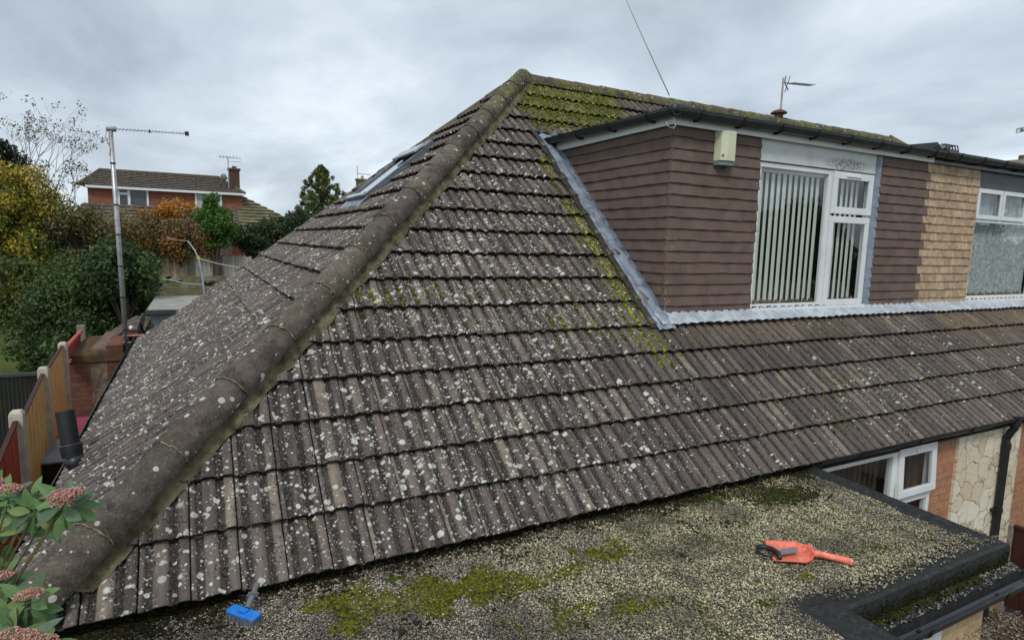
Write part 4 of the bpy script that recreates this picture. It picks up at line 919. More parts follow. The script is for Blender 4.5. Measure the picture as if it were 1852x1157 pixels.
m.build('wall_bracket', M['alu'], mast)
# satellite dish
ds = thing('satellite_dish', 'black satellite dish seen edge on beside the lead cheek', 'satellite dish', (.0, 10.6, -.1))
dc = at(254, 584, Y=10.9); m = MB(); nrm = (-RT*.93-_f*.28+UP*.22).normalized(); ta = nrm.cross(Vector((0, 0, 1))).normalized(); tb = nrm.cross(ta)
def dq(i, j): g = 2*math.pi*j; r_ = .21*i; return dc+ta*(r_*math.cos(g))*.9+tb*(r_*math.sin(g))+nrm*(-.35*r_*r_)
m.grid(dq, 8, 28); m.build('dish', M['greyplastic'], ds, smooth=True, solid=.012)
m = MB(); m.tube([dc+tb*.22, dc-nrm*.2+tb*.1], .012, 6); m.obox(dc-nrm*.22+tb*.08, nrm*.05, ta*.03, tb*.03); m.tube([dc, dc+Vector((.05, .1, -.25))], .02, 8); m.build('arm', M['blackdull'], ds)
m = MB(); p = at(237, 593, Y=10.9); m.tube([p-Vector((.03, 0, 0)), p+Vector((.03, 0, 0))], .045, 10); m.build('white_cap', M['white'], ds, smooth=True)
# soil pipe
sp = thing('vent_pipe', 'open topped black plastic pipe with a collar rising beside the side gutter', 'pipe', (-.05, 2.3, 0))
pt, pb = at(117, 743, d=5.0), at(130, 815, d=5.0)
m = MB(); axp = (pt-pb).normalized(); n = 20
m.tube([pb, pt], .068, n, caps=False); m.tube([pb, pt], .060, n, caps=False); m.build('pipe', M['blackdull'], sp, smooth=True)
m = MB(); m.tube([pb-axp*.01, pb+axp*.05, pb+axp*.06], [.078, .080, .074], n); m.tube([pb, pb-axp*.05], [.077, .074], n); m.build('collar', M['blackdull'], sp, smooth=False, bevel=.004)
m = MB(); m.tube([pb-axp*.05, pb-axp*.10+Vector((.01, 0, 0)), pb-axp*.16+Vector((.05, .02, -.01)), Vector((.02, pb.y+.08, -.12)), Vector((.12, pb.y+.1, -.25))], [.074, .072, .066, .064, .064], n); m.build('elbow', M['blackdull'], sp, smooth=True)
# small aerial on ridge vent
ra = thing('rooftop_aerial', 'small rooftop aerial on a thin pole over the terracotta ridge vent', 'aerial', (vb.x, W_, H_+.2))
p0, p1 = at(1411, 212, Y=W_), at(1417, 141, Y=W_)
m = MB(); m.tube([p0, p1], .018, 8); m.build('pole', weathered('pinkish_pole', (.42, .33, .33), .5), ra)
m = MB(); c_ = at(1418, 150, Y=W_); e_ = at(1467, 155, Y=W_); m.tube([c_-Vector((.05, 0, 0)), e_], .009, 6)
for i in range(9): p = c_.lerp(e_, .25+.75*i/8); m.tube([p+Vector((0, .10, .01)), p-Vector((0, .10, -.0))], .006, 4); m.tube([p-Vector((0, 0, .018)), p+Vector((0, 0, .018))], .006, 4)
for s_ in (-1, 1): m.tube([c_+Vector((.02, 0, 0)), c_+Vector((.09, .04*s_, .14*s_))], .012, 5)
m.tube([c_+Vector((.10, -.05, .13)), c_+Vector((.10, .05, -.16))], .008, 5); m.build('aerial_boom', M['greyplastic'], ra)
# aerial at the right frame edge
ea = thing('panel_aerial', 'white plate aerial on a pole above the far end of the black gutter', 'aerial', tuple(at(1875, 290, Y=6.6)))
p = at(1838, 236, Y=6.6); k_ = (p-CAM).length/F
m = MB(); m.tube([at(1876, 300, Y=6.6), at(1872, 215, Y=6.6)], .02, 8); m.build('pole', M['alu'], ea)
m = MB(); m.prism([at(1839, 233, Y=6.6), at(1838, 241, Y=6.6), at(1875, 233, Y=6.6), at(1875, 225, Y=6.6)], (0, .02, 0)); pl_ = m.build('plate', M['white'], ea)
m = MB()
def stroke(pts_, r=.010): m.tube([at(a, b, Y=6.585) for a, b in pts_], r, 5)
stroke([(1839, 233), (1838, 241), (1875, 232)], .006); stroke([(1839, 233), (1875, 225)], .006)
# the letter B and a partial second letter as on the plate
stroke([(1846.5, 238), (1847, 233.2)]); stroke([(1847, 233.2), (1849.3, 233), (1849, 235), (1847, 235.5)]); stroke([(1847, 235.5), (1850, 235.4), (1849.6, 237.3), (1846.7, 238)]); stroke([(1851.5, 237.2), (1852.8, 232.8), (1854.2, 236.6)]); stroke([(1852, 235.4), (1853.9, 235.1)], .007)
m.build('lettering', M['blackdull'], ea)
# overhead cable
cbl = MB(); c0_ = Vector((DX0-.12, yb-.05, 3.46)); c1_ = at(1105, -70, d=22)
cbl.tube([c0_.lerp(c1_, i/16)-Vector((0, 0, .9*(i/16)*(1-i/16)*0.3)) for i in range(17)], .006, 5, caps=False)
cb_ = cbl.build('overhead_cable', M['blackdull']); tag(cb_, 'thin black overhead cable running up from the dormer gutter corner into the sky', 'cable')

# ------------------------------------------------------------------ side passage
def post(par, px, py, zt, zb_=-2.2, w=.115):
    p = at(px, py, Z=zt); m = MB(); m.box(p.x-w/2, p.x+w/2, p.y-w/2, p.y+w/2, zb_, zt-.02)
    m.hexa([(p.x-w/2, p.y-w/2, zt-.02), (p.x+w/2, p.y-w/2, zt-.02), (p.x+w/2, p.y+w/2, zt-.02), (p.x-w/2, p.y+w/2, zt-.02), (p.x-w/2+.02, p.y-w/2+.02, zt+.015), (p.x+w/2-.02, p.y-w/2+.02, zt+.015), (p.x+w/2-.02, p.y+w/2-.02, zt+.015), (p.x-w/2+.02, p.y+w/2-.02, zt+.015)])
    m.build('fence_post', M['concrete'], par, bevel=.008); return p
ZT = .20
sf = thing('side_fence', 'side garden fence of red and golden panels between pale concrete posts', 'fence', (-.8, 5, -2.1))
P1, P2, P3 = post(sf, 30, 744, ZT), post(sf, 78, 665, ZT), post(sf, 113, 620, ZT)
def fpanel(par, a, b, zt0, zt1, mat, label, zb_=-2.1, n=14):
    dx = (b-a); dx.z = 0; L_ = dx.length; dx.normalize(); nn = Vector((-dx.y, dx.x, 0)); m = MB()
    for i in range(n):
        f0, f1 = i/n, (i+1)/n; c = a+(b-a)*((f0+f1)/2); zt_ = zt0+(zt1-zt0)*(f0+f1)/2+random.uniform(-.004, .004); c = Vector((c.x, c.y, (zt_+zb_)/2))
        m.obox(c+nn*(.004*(i % 2)), dx*(L_/n*.49), nn*.011, (0, 0, (zt_-zb_)/2))
    fp = m.build('fence_panel', mat, par, label=label)
    m = MB(); p0_, p1_ = Vector((a.x, a.y, zt0+.008)), Vector((b.x, b.y, zt1+.008)); m.obox((p0_+p1_)/2, (p1_-p0_)/2, nn*.020, (0, 0, .010)); m.build('capping', M['darkwood'], fp)
off = Vector((0, .07, 0))
P0 = P1+Vector((.10, -2.3, 0))
fpanel(sf, P1+off, P2-off, .05, .12, M['wood'], 'nearer golden wooden panel beside the black bin')
fpanel(sf, P2+off, P3-off, .12, .15, M['wood'], 'farther golden wooden panel beside the pink lidded bin')
fpanel(sf, P0+off, P1-off, -.28, .11, M['redwood'], 'red brown stained panel nearest the flowering shrub')
P00 = P0+Vector((.1, -2.3, 0)); fpanel(sf, P00+off, P0-off, -.5, -.34, M['redwood'], 'red brown stained panel behind the flowering shrub leaves')
# wheelie bins
def wbin(name, c, w, dpt, z0, z1, body, lid, label, rot=0):
    t_ = thing(name, label, 'wheelie bin', (c[0], c[1], z0), 'wheelie bins in the side passage'); R_ = Matrix.Rotation(rot, 3, 'Z'); C_ = Vector((c[0], c[1], 0))
    def P_(x, y, z): return C_+R_ @ Vector((x, y, z))
    a_, b_ = w/2, dpt/2
    def ring(k, z): return [P_(-a_*k, -b_*k, z), P_(a_*k, -b_*k, z), P_(a_*k, b_*k, z), P_(-a_*k, b_*k, z)]
    m = MB(); m.hexa(ring(.78, z0+.08)+ring(.97, z1-.09)); m.hexa(ring(1.0, z1-.09)+ring(1.02, z1-.05)); m.build('body', body, t_, bevel=.015)
    m = MB(); m.hexa(ring(1.05, z1-.045)+ring(1.03, z1-.015)); m.hexa([P_(-a_*.95, -b_*.85, z1-.015), P_(a_*.95, -b_*.85, z1-.015), P_(a_*.98, b_*.98, z1-.015), P_(-a_*.98, b_*.98, z1-.015), P_(-a_*.7, -b_*.5, z1+.03), P_(a_*.7, -b_*.5, z1+.03), P_(a_*.9, b_*.9, z1+.045), P_(-a_*.9, b_*.9, z1+.045)])
    m.obox(P_(0, -b_*.2, z1+.026), R_ @ Vector((a_*.4, 0, 0)), R_ @ Vector((0, .02, 0)), (0, 0, .014)); m.build('lid', lid, t_, bevel=.012)
    m = MB(); m.tube([P_(-a_*.8, b_*1.12, z1-.03), P_(a_*.8, b_*1.12, z1-.03)], .015, 8); m.build('handle', body, t_)
    for s_ in (-1, 1):
        m = MB(); m.tube([P_(a_*.75*s_, b_*.75, z0+.1), P_(a_*.95*s_, b_*.75, z0+.1)], .1, 14); m.build('wheel', M['blackdull'], t_)
b1 = at(137, 812, d=7.6); wbin('wheelie_bin', (b1.x+.02, b1.y+.05), .66, .80, -2.1, b1.z, M['bindark'], M['binlid'], 'black wheelie bin with sky sheen painted on its lid under the black pipe', -.05)
b2 = at(165, 771, d=8.9); wbin('wheelie_bin', (b2.x, b2.y+.15), .66, .80, -2.1, b2.z-.02, M['bingreen'], M['pink'], 'grey green wheelie bin with a bright pink lid by the gutter', -.03)
# garden brick wall end, shed and red panel behind
gw = thing('garden_wall', 'old brown brick garden wall behind the pink lidded bin', 'wall', (-.9, 9.4, -2.1))
q = lambda px, py: at(px, py, Y=9.9)
a, b = q(129, 650), q(163, 650); top = q(150, 655).z
m = MB(); m.box(a.x-.05, b.x, 9.9, 10.15, -2.1, top); m.build('brick_end', M['oldbrick'], gw)
m = MB(); m.grid(lambda i, j: (b.x+.0+.26*j, 9.9+2.2*i*0+(.02*vn(i*9, j*9, 1)), -2.1+(q(170, 632).z+2.1)*i), 12, 4); m.box(b.x, b.x+.26, 9.92, 12.4, -2.1, q(170, 632).z); m.build('rendered_face', weathered('rough_render', (.17, .12, .09), .9, .2, .5, 6, (.08, .06, .03), .6, 1), gw)
m = MB(); m.box(b.x+.26, b.x+.52, 9.9, 12.4, -2.1, q(185, 625).z); m.build('pier', M['oldbrick'], gw)
m = MB(); m.box(a.x-.07, b.x+.54, 9.87, 12.4, q(150, 655).z+.001, q(150, 645).z+.03); m.build('coping', weathered('mossy_coping', (.10, .065, .035), .9, .2, .4, 6, (.12, .12, .03), .6, .6), gw)
rp = thing('red_fence', 'small bright red fence piece with a leaning weathered post behind the last concrete post', 'fence', tuple(at(138, 640, Y=11.6)))
m = MB(); pa, pb2 = at(122, 633, Y=9.4), at(146, 600, Y=12.0)
m.prism([at(123, 627, Y=9.5), at(146, 600, Y=12.2), at(146, 632, Y=12.2), at(123, 655, Y=9.5)], (-.04, 0, 0)); m.build('boards', weathered('bright_red_board', (.42, .05, .03), .7), rp)
m = MB(); m.tube([at(122, 624, Y=9.5), at(147, 598, Y=12.2)], .035, 6); m.tube([at(124, 654, Y=9.5), at(147, 631, Y=12.2)], .03, 6); m.build('rails', weathered('pale_red_rail', (.48, .12, .08), .7), rp)
pw = MB(); p = at(149, 630, Y=12.4); pw.box(p.x-.08, p.x+.08, 12.35, 12.5, -1.5, at(146, 588, Y=12.4).z); pw.build('fence_post', M['greywood'], rp, bevel=.01)
sh = thing('garden_shed', 'old timber boarded shed with a rust red bargeboard behind the mast', 'shed', (-.4, 12, -2.1))
Ysh = 11.3; s_l, s_r = at(196, 640, Y=Ysh).x, at(262, 640, Y=Ysh).x; 
m = MB(); nb = 16; zt0 = at(215, 622, Y=Ysh).z
for i in range(nb):
    z0_ = -2.1+(zt0+2.1)*i/nb; m.hexa([(s_l, Ysh-.02, z0_), (s_r+.5, Ysh-.02, z0_), (s_r+.5, Ysh+.03, z0_), (s_l, Ysh+.03, z0_), (s_l, Ysh, z0_+(zt0+2.1)/nb), (s_r+.5, Ysh, z0_+(zt0+2.1)/nb), (s_r+.5, Ysh+.03, z0_+(zt0+2.1)/nb), (s_l, Ysh+.03, z0_+(zt0+2.1)/nb)])
m.box(s_l+.02, s_r+.4, Ysh+.04, Ysh+2, -2.1, zt0); m.build('boarding', weathered('grey_brown_lap_board', (.20, .155, .13), .85, .2, .35, 4, (.09, .07, .06), .5, .4, stretch=(1, 1, 9)), sh)
m = MB(); m.box(s_l-.20, s_l-.01, Ysh-.0, Ysh+.1, -2.1, zt0-.02); m.build('dark_door_edge', M['room'], sh)
m = MB(); m.prism([at(180, 627, Y=Ysh-.1), at(228, 598, Y=Ysh-.1), at(262, 600, Y=Ysh-.1), at(262, 609, Y=Ysh-.1), at(228, 609, Y=Ysh-.1), at(194, 628, Y=Ysh-.1), at(182, 629, Y=Ysh-.1)], (0, .05, 0)); m.build('bargeboard', M['rust'], sh)
m = MB(); e1, e2, e3 = at(180, 626, Y=Ysh-.12), at(228, 597, Y=Ysh-.12), at(262, 599, Y=Ysh-.12); dd = Vector((0, 2.4, 0)); u3 = Vector((0, 0, .03))
m.hexa([e1, e2, e2+dd, e1+dd, e1+u3, e2+u3, e2+dd+u3, e1+dd+u3]); m.hexa([e2, e3, e3+dd, e2+dd, e2+u3, e3+u3, e3+dd+u3, e2+dd+u3]); m.build('roof', M['slateroof'], sh)
# black low fence at the left edge
bf = thing('black_fence', 'black timber fence with a wet top rail at the left edge behind the golden panels', 'fence', (-3, 11, -2.1))
Yb = 10.4; z1_ = at(30, 680, Y=Yb).z; xa, xb = at(-60, 680, Y=Yb).x, at(66, 680, Y=Yb).x
m = MB()
for i in range(16): x = xa+(xb-xa)*i/16; m.box(x+.004, x+(xb-xa)/16-.004, Yb, Yb+.02, -2.1, z1_)
m.build('boards', M['bindark'], bf)
m = MB(); m.box(xa, xb+.02, Yb-.04, Yb+.08, z1_, z1_+.05); m.build('rail', weathered('wet_dark_rail', (.06, .06, .062), .35, .5), bf)
# right boundary fence, beyond the flat roof corner
Xf = 10.2
dfc = thing('boundary_fence', 'dark red boundary fence with a mottled concrete post below the downpipe', 'fence', (Xf, 0, -2.7))
m = MB(); m.box(Xf-.06, Xf+.06, .0, .12, -2.7, -1.50); m.build('fence_post', weathered('mottled_concrete', (.24, .22, .17), .9, .2, .4, 14), dfc, bevel=.006)
for ya, yb2 in ((.12, .16), (-1.9, .0)):
    m = MB(); nb = max(2, int((yb2-ya)/.14))
    for k in range(nb): m.box(Xf-.012+.006*(k % 2), Xf+.012, ya+(yb2-ya)*k/nb+.003, ya+(yb2-ya)*(k+1)/nb-.003, -2.6, -1.52)
    m.box(Xf-.03, Xf+.03, ya, yb2, -1.52, -1.49); m.build('fence_panel', M['darkwood'], dfc)
P = np.array([(random.uniform(9.2, 10.12), random.uniform(-1.5, .2), -2.675) for _ in range(900)]); k = rng.uniform(.3, 1.5, (900, 1))
gr_ = scatter('path_gravel', P, np.tile([0, 0, 1.], (900, 1)), rng.uniform(.01, .03, 900), np.tile([.2, .18, .13], (900, 1))*k, M['chip'], None, base=OCT, rough=.3, smooth=False)

# ------------------------------------------------------------------ vegetation
def leaves(name, C, R_, n, size, pal, mat, parent, aspect=.55, shell=.45, seed=1, droop=0, sides=4):
    """n leaves round the clump centres C (k,3) of radii R_ (k,)"""
    r = np.random.default_rng(seed); k = len(C); w = R_**2; idx = r.choice(k, n, p=w/w.sum())
    d_ = r.normal(size=(n, 3)); d_ /= np.linalg.norm(d_, axis=1)[:, None]; rad = (r.random(n)**shell)*R_[idx]*(1+r.normal(0, .08, n))
    P = C[idx]+d_*rad[:, None]
    A = r.normal(size=(n, 3)); A[:, 2] -= droop; A /= np.linalg.norm(A, axis=1)[:, None]; Nn = d_*.6+r.normal(size=(n, 3))*.7+np.array([0, 0, .35]); B = np.cross(Nn, A); B /= np.linalg.norm(B, axis=1)[:, None]
    s = size*r.uniform(.6, 1.35, n)[:, None]; a, b = A*s, B*s*aspect
    V = np.stack([P-a, P+b*.9, P+a, P-b*.9], 1).reshape(-1, 3); Fc = np.arange(4*n).reshape(n, 4)
    pal = np.array(pal); pk = r.integers(0, len(pal), k); mixk = np.where(r.random(n) < .62, pk[idx], r.integers(0, len(pal), n)); c = pal[mixk]*r.uniform(.6, 1.45, (n, 1))
    return npmesh(name, V, Fc, mat, parent, [('fc', 'FLOAT_COLOR', 'FACE', np.c_[c, np.ones(n)])])
def clumps(c, rx, ry, rz, k, rmin, rmax, seed):
    r = np.random.default_rng(seed); d_ = r.normal(size=(k, 3)); d_ /= np.linalg.norm(d_, axis=1)[:, None]; q_ = (r.random(k)**.5)[:, None]
    return np.array(c)+d_*q_*np.array([rx, ry, rz]), r.uniform(rmin, rmax, k)
def branches(m, base, tips, r0, seed=1):
    r = random.Random(seed); base = Vector(base)
    for tp in tips:
        tp = Vector(tp); mid = base.lerp(tp, .5)+Vector((r.uniform(-.2, .2), r.uniform(-.2, .2), r.uniform(0, .25)))*(tp-base).length*.25
        m.tube([base, base.lerp(mid, .5)+Vector((0, 0, .02)), mid, tp], [r0, r0*.7, r0*.5, r0*.15], 6)
def tree(name, label, cat, c, rx, ry, rz, n, size, pal, k=40, rmin=.25, rmax=.5, zb_=None, seed=1, group=None, tr=.10, **kw):
    zb_ = gz(c[0], c[1]) if zb_ is None else zb_
    t_ = thing(name, label, cat, (c[0], c[1], zb_), group); C, R_ = clumps(c, rx, ry, rz, k, rmin, rmax, seed)
    leaves('crown', C, R_, n, size, pal, M['leaf'], t_, seed=seed, **kw)
    m = MB(); m.tube([(c[0], c[1], zb_), (c[0]+.05, c[1], (zb_+c[2])/2), (c[0], c[1], c[2])], [tr, tr*.8, tr*.5], 8); branches(m, (c[0], c[1], zb_+(c[2]-zb_)*.4), [tuple(q_) for q_ in C[:12]], tr*.45, seed); m.build('trunk', M['bark'], t_)
    return t_
def lum(p_, k): return [tuple(x*k for x in c_) for c_ in p_]
def atl(px, py, d): p = at(px, py, d=d); return (p.x, p.y, p.z)
GD = [(.022, .038, .012), (.032, .055, .015), (.045, .072, .018), (.026, .042, .014)]
GY = [(.16, .14, .02), (.24, .19, .02), (.09, .11, .02), (.30, .22, .03)]
GR = [(.045, .10, .015), (.07, .15, .02), (.05, .11, .02)]
OR = [(.42, .17, .02), (.34, .13, .02), (.16, .12, .04), (.46, .24, .03)]
BRN = [(.14, .11, .065), (.20, .13, .06), (.10, .10, .045), (.24, .18, .08)]
GY = GY+[(.13, .15, .025), (.10, .12, .02)]
GD, GY, GR, OR = lum(GD, 2.0), lum(GY, 1.75), lum(GR, 1.5), lum(OR, 1.25)
c = atl(170, 540, 15.5); tree('evergreen_bush', 'large dark green evergreen bush behind the tall mast', 'bush', c, 1.35, 1.2, 1.25, 30000, .05, GD+[(.09, .12, .03), (.05, .09, .03)], 90, .25, .5, seed=3)
c = atl(110, 610, 14.5); tree('evergreen_bush', 'dark green bush low down beside the red fence panel', 'bush', (c[0], c[1], c[2]), 1.05, .9, 1.1, 16000, .055, GD, 60, .25, .45, seed=4)
c = atl(222, 490, 14.8); tree('evergreen_bush', 'rounded glossy green bush just right of the mast', 'bush', c, .75, .7, .7, 13000, .05, GD+[(.045, .085, .03), (.055, .10, .03)], 45, .2, .38, seed=5)
c = atl(30, 400, 18); tree('autumn_tree', 'tall yellow green tree at the left edge', 'tree', c, 1.35, 1.2, 1.75, 24000, .05, GY+[(.07, .09, .02)], 70, .25, .5, seed=6)
c = atl(60, 520, 16.6); tree('autumn_tree', 'yellowing bush below the tall yellow tree', 'tree', c, 1.1, .9, 1.1, 9000, .06, [(.20, .17, .02), (.10, .12, .02), (.05, .08, .02)], 50, .22, .45, seed=7)
c = atl(-10, 300, 19); tree('dark_conifer', 'dark conifer top at the far left edge', 'tree', c, .7, .7, .9, 6000, .06, [(.02, .03, .02), (.03, .035, .02)], 30, .2, .4, seed=8)
c = atl(150, 420, 19); tree('autumn_tree', 'brown and thinning shrub left of the mast', 'shrub', (c[0], c[1], c[2]-.1), 1.7, 1.0, 1.0, 15000, .045, BRN+[(.16, .18, .05), (.30, .24, .06)], 80, .2, .42, seed=9)
c = atl(270, 430, 20.5); tree('orange_shrub', 'orange autumn shrub below the red brick house', 'shrub', c, 1.5, .9, .80, 9500, .05, OR[:2]+BRN+BRN+[(.14, .15, .05)], 70, .2, .4, seed=10)
c = atl(335, 440, 21); tree('orange_shrub', 'thin brown and orange shrub in front of the back fence', 'shrub', c, 1.0, .8, .75, 3600, .05, BRN+[(.4, .16, .02)], 40, .2, .4, seed=11)
c = atl(300, 385, 21.5); tree('orange_shrub', 'yellow orange shrub under the red house window', 'shrub', c, .9, .7, .45, 3000, .055, OR, 24, .16, .32, seed=12)
c = atl(388, 408, 21); tree('green_bush', 'bright green bush in front of the red house', 'bush', c, .55, .5, .65, 9000, .05, GR, 32, .18, .32, seed=13)
c = atl(384, 370, 21); tree('green_bush', 'small pointed green bush top against the red house window', 'bush', c, .2, .2, .35, 1600, .045, GR, 10, .1, .2, seed=14)
for i, (px, py, d_) in enumerate(((455, 430, 23), (500, 418, 23.5), (545, 410, 24))):
    c = atl(px, py, d_); tree('hedge_bush', ['dark green hedge bush nearest the green bush', 'middle dark green hedge bush behind the roof', 'dark green hedge bush nearest the conifer'][i], 'hedge', c, .85, .6, .55, 7000, .055, [(.03, .055, .02), (.045, .07, .025), (.06, .085, .03)], 34, .2, .36, seed=20+i, group='hedge bushes behind the roof')
# conifer
def conifer(px, py, d_, h_, rbase):
    c = at(px, py, d=d_); t_ = thing('conifer', 'pointed yellow green conifer behind the side roof slope', 'tree', (c.x, c.y, c.z-h_-2)); r = np.random.default_rng(5); C = []; R_ = []
    for i in range(190):
        f = (i+1)/190; a_ = i*2.4; rr = rbase*(f**.7)*r.choice((.35, .7, 1.0, 1.2))*r.uniform(.8, 1.05); C.append((c.x+rr*math.cos(a_), c.y+rr*math.sin(a_), c.z-h_*f+.14*rr)); R_.append(.14+.24*f)
    leaves('crown', np.array(C), np.array(R_), 26000, .11, [(.05, .085, .02), (.11, .14, .02), (.16, .18, .03), (.03, .05, .02)], M['needle'], t_, aspect=.28, seed=5)
    m = MB(); m.tube([(c.x, c.y, c.z-h_-2), (c.x, c.y, c.z)], [.2, .02], 8); m.build('trunk', M['bark'], t_)
conifer(581, 300, 46, 5.2, 2.45)
# bare twigs against the sky
bt = thing('bare_tree', 'bare branched small tree with a few leaves left of the mast against the sky', 'tree', atl(60, 420, 18.5))
m = MB(); rr_ = random.Random(3); LP = []
def grow(p, d_, l, r_, dep):
    q_ = p+d_*l; m.tube([p, p.lerp(q_, .5)+Vector((rr_.uniform(-.03, .03), 0, 0)), q_], [r_, r_*.8, r_*.6], 4, caps=False)
    if dep == 0: LP.append(q_); return
    for _ in range(rr_.choice((2, 3))):
        nd = (d_+Vector((rr_.uniform(-.6, .6), rr_.uniform(-.6, .6), rr_.uniform(-.15, .4)))).normalized(); grow(q_, nd, l*rr_.uniform(.6, .85), r_*.6, dep-1)
for px, top in ((30, 235), (50, 215), (70, 250), (95, 265), (15, 225), (110, 300), (40, 260), (150, 335)):
    p = at(px, 430, d=18.5); q_ = at(px+rr_.uniform(-14, 14), top-10, d=18.5); grow(p, (q_-p).normalized(), (q_-p).length*.38, .022, 4)
m.build('branches', M['bark'], bt)
LPn = np.array([tuple(q_) for q_ in LP]); leaves('leaves', LPn, np.full(len(LPn), .16), 1500, .038, [(.14, .08, .05), (.16, .13, .05), (.10, .09, .04)], M['leaf'], bt, seed=2)

# ------------------------------------------------------------------ back garden
bkf = thing('back_garden_fence', 'weathered grey and brown board fence across the back garden', 'fence', atl(370, 500, 22))
bfc = [(278, 345, 458, 500, 'brown weathered back garden fence panel left of the post', M['greywood'], (.9, .75, .6)), (346, 400, 462, 500, 'pale grey back garden fence panel behind the clothes airer', M['greywood'], (1, 1, 1)), (400, 455, 463, 500, 'grey back garden fence panel next to the roof edge', M['greywood'], (1, 1, 1)), (345, 420, 440, 462, 'higher dark fence panel behind the grey ones', M['greywood'], (.5, .45, .4))]
for px0, px1, py0, py1, lb, mt_, tint in bfc:
    Yg = 20.3 if py0 > 450 else 21.5
    a, b = at(px0, py0, Y=Yg), at(px1, py0, Y=Yg); zb_ = at(px0, py1, Y=Yg).z; t_ = bkf; m = MB(); n = int((b.x-a.x)/.11)
    for i in range(n):
        x = a.x+(b.x-a.x)*i/n; k = random.uniform(.7, 1.25); m.box(x+.004, x+(b.x-a.x)/n-.004, Yg+.008*(i % 2), Yg+.03, zb_, a.z+random.uniform(-.02, .02), (tint[0]*k, tint[1]*k, tint[2]*k, 1))
    m.build('fence_panel', weathered('old_fence_board', (.42, .39, .34), .85, .2, .3, 3, (.17, .13, .08), .5, .5, stretch=(9, 9, 1.2), fc=True), t_, label=lb)
    m = MB(); m.box(a.x-.05, a.x+.05, Yg-.06, Yg-.005, zb_-.3, a.z+.04); m.build('fence_post', M['greywood'], t_)
# raised bed with sleepers and stones
rb = thing('raised_bed', 'raised garden bed edged with mossy sleepers below the back fence', 'raised bed', atl(330, 515, 18))
m = MB(); Yr = 17.5; a, b = at(262, 520, Y=Yr), at(440, 520, Y=Yr); m.box(a.x, b.x, Yr, Yr+.18, a.z-.25, a.z+.0); m.box(a.x+.9, b.x, Yr+.9, Yr+1.05, a.z-.1, a.z+.28); m.build('sleepers', weathered('mossy_sleeper', (.20, .17, .10), .9, .2, .4, 3, (.08, .10, .03), .6, .6), rb)
m = MB(); m.box(a.x+.1, b.x, Yr+.18, Yr+3, a.z-.4, a.z-.03); m.build('soil', M['grass'], rb)
for i in range(9):
    p = at(275+i*21, 512+random.uniform(-6, 8), Y=Yr+.5+.2*(i % 3)); V0, F0 = IC2; m = MB(); s_ = random.uniform(.10, .2); V = V0*(1+rng.normal(0, .08, (len(V0), 1)))*np.array([s_*1.6, s_, s_*.6])+np.array(p)
    for f in F0: m.face([tuple(V[j]) for j in f])
    tag(m.build('garden_rock', M['rock']), ['%s garden rock %s' % (a_, b_) for a_, b_ in (('mossy', 'at the left end of the raised bed'), ('flat', 'second along the raised bed from the left'), ('grey', 'third along the raised bed from the left'), ('mossy', 'fourth along the raised bed'), ('brown', 'under the middle of the back fence'), ('flat', 'just left of the clothes airer foot'), ('grey', 'at the clothes airer foot'), ('mossy', 'just right of the clothes airer'), ('small', 'next to the tiled roof edge'))][i], 'rock', 'rocks along the raised bed')
# clothes airer
ca = thing('clothes_airer', 'folded rotary clothes airer with a blue pole and yellow knob in the back garden', 'clothes airer', atl(368, 528, 17))
D = 17.
m = MB(); m.tube([at(369, 530, d=D), at(366, 500, d=D), at(360, 470, d=D)], .022, 8); m.build('pole', weathered('blue_grey_pole', (.30, .38, .48), .5), ca)
m = MB(); m.tube([at(360, 470, d=D), at(352, 452, d=D), at(340, 436, d=D)], .018, 6); m.tube([at(360, 468, d=D), at(395, 477, d=D), at(432, 484, d=D)], .012, 6); m.tube([at(340, 436, d=D), at(320, 434, d=D), at(302, 431, d=D)], .007, 5); m.tube([at(366, 516, d=D), at(335, 512, d=D), at(293, 504, d=D)], .012, 5); m.build('arms', weathered('pale_line', (.42, .44, .42), .6), ca)
m = MB(); p = at(359, 466, d=D); m.tube([p-Vector((0, 0, .05)), p+Vector((0, 0, .05))], .035, 8); m.build('knob', weathered('yellow_knob', (.62, .55, .06), .5), ca)

# ------------------------------------------------------------------ red brick house beyond the gardens
rh = thing('red_brick_house', 'red brick house with tiled roof, white windows and a chimney beyond the gardens', 'house', (0, 34, .2))
def H(px, py, dy=0): return at(px, py, Y=34+dy)
zE, zB = H(300, 377).z, H(300, 415).z
bl, brr = H(158, 340).x, H(438, 340).x; ztop = H(300, 340).z
m = MB(); m.box(bl, brr, 34, 38, .2, H(437, 349).z+.02); m.build('wall', M['redbrick'], rh)
zr_l = H(178, 312).z; e = .0
eL, eR = Vector((bl-.35, 33.75, H(160, 334).z)), Vector((brr+.1, 33.75, H(438, 350).z)); zav = (eL.z+eR.z)/2; eL.z = eR.z = zav
rl, rr2 = H(180, 313, 2.2), H(396, 323, 2.2); zrv = (rl.z+rr2.z)/2
m = MB(); A_, B_ = Vector((rl.x, 36.2, zrv+.1)), Vector((rr2.x, 36.2, zrv+.1)); C_, D_ = Vector((eL.x, 38.4, zav)), Vector((eR.x, 38.4, zav))
nrow = 9
for i in range(nrow):     # tile courses as small steps
    f0, f1 = i/nrow, (i+1)/nrow
    a0, a1 = eL.lerp(A_, f0), eL.lerp(A_, f1); b0, b1 = eR.lerp(B_, f0), eR.lerp(B_, f1); up_ = Vector((0, -.03, .05)); m.face([a0+up_, b0+up_, b1, a1]); m.face([a0+up_, b0+up_, b0, a0])
m.face([eR, D_, B_]); m.face([eL, A_, C_]); m.face([C_, A_, B_, D_]); m.face([eL, eR, D_, C_]); rf = m.build('roof', M['slateroof'], rh)
m = MB(); m.tube([eL+Vector((0, 0, .0)), A_+Vector((0, 0, .02)), B_+Vector((0, 0, .02)), eR], .09, 6); m.build('ridge_tiles', M['hip'], rf)
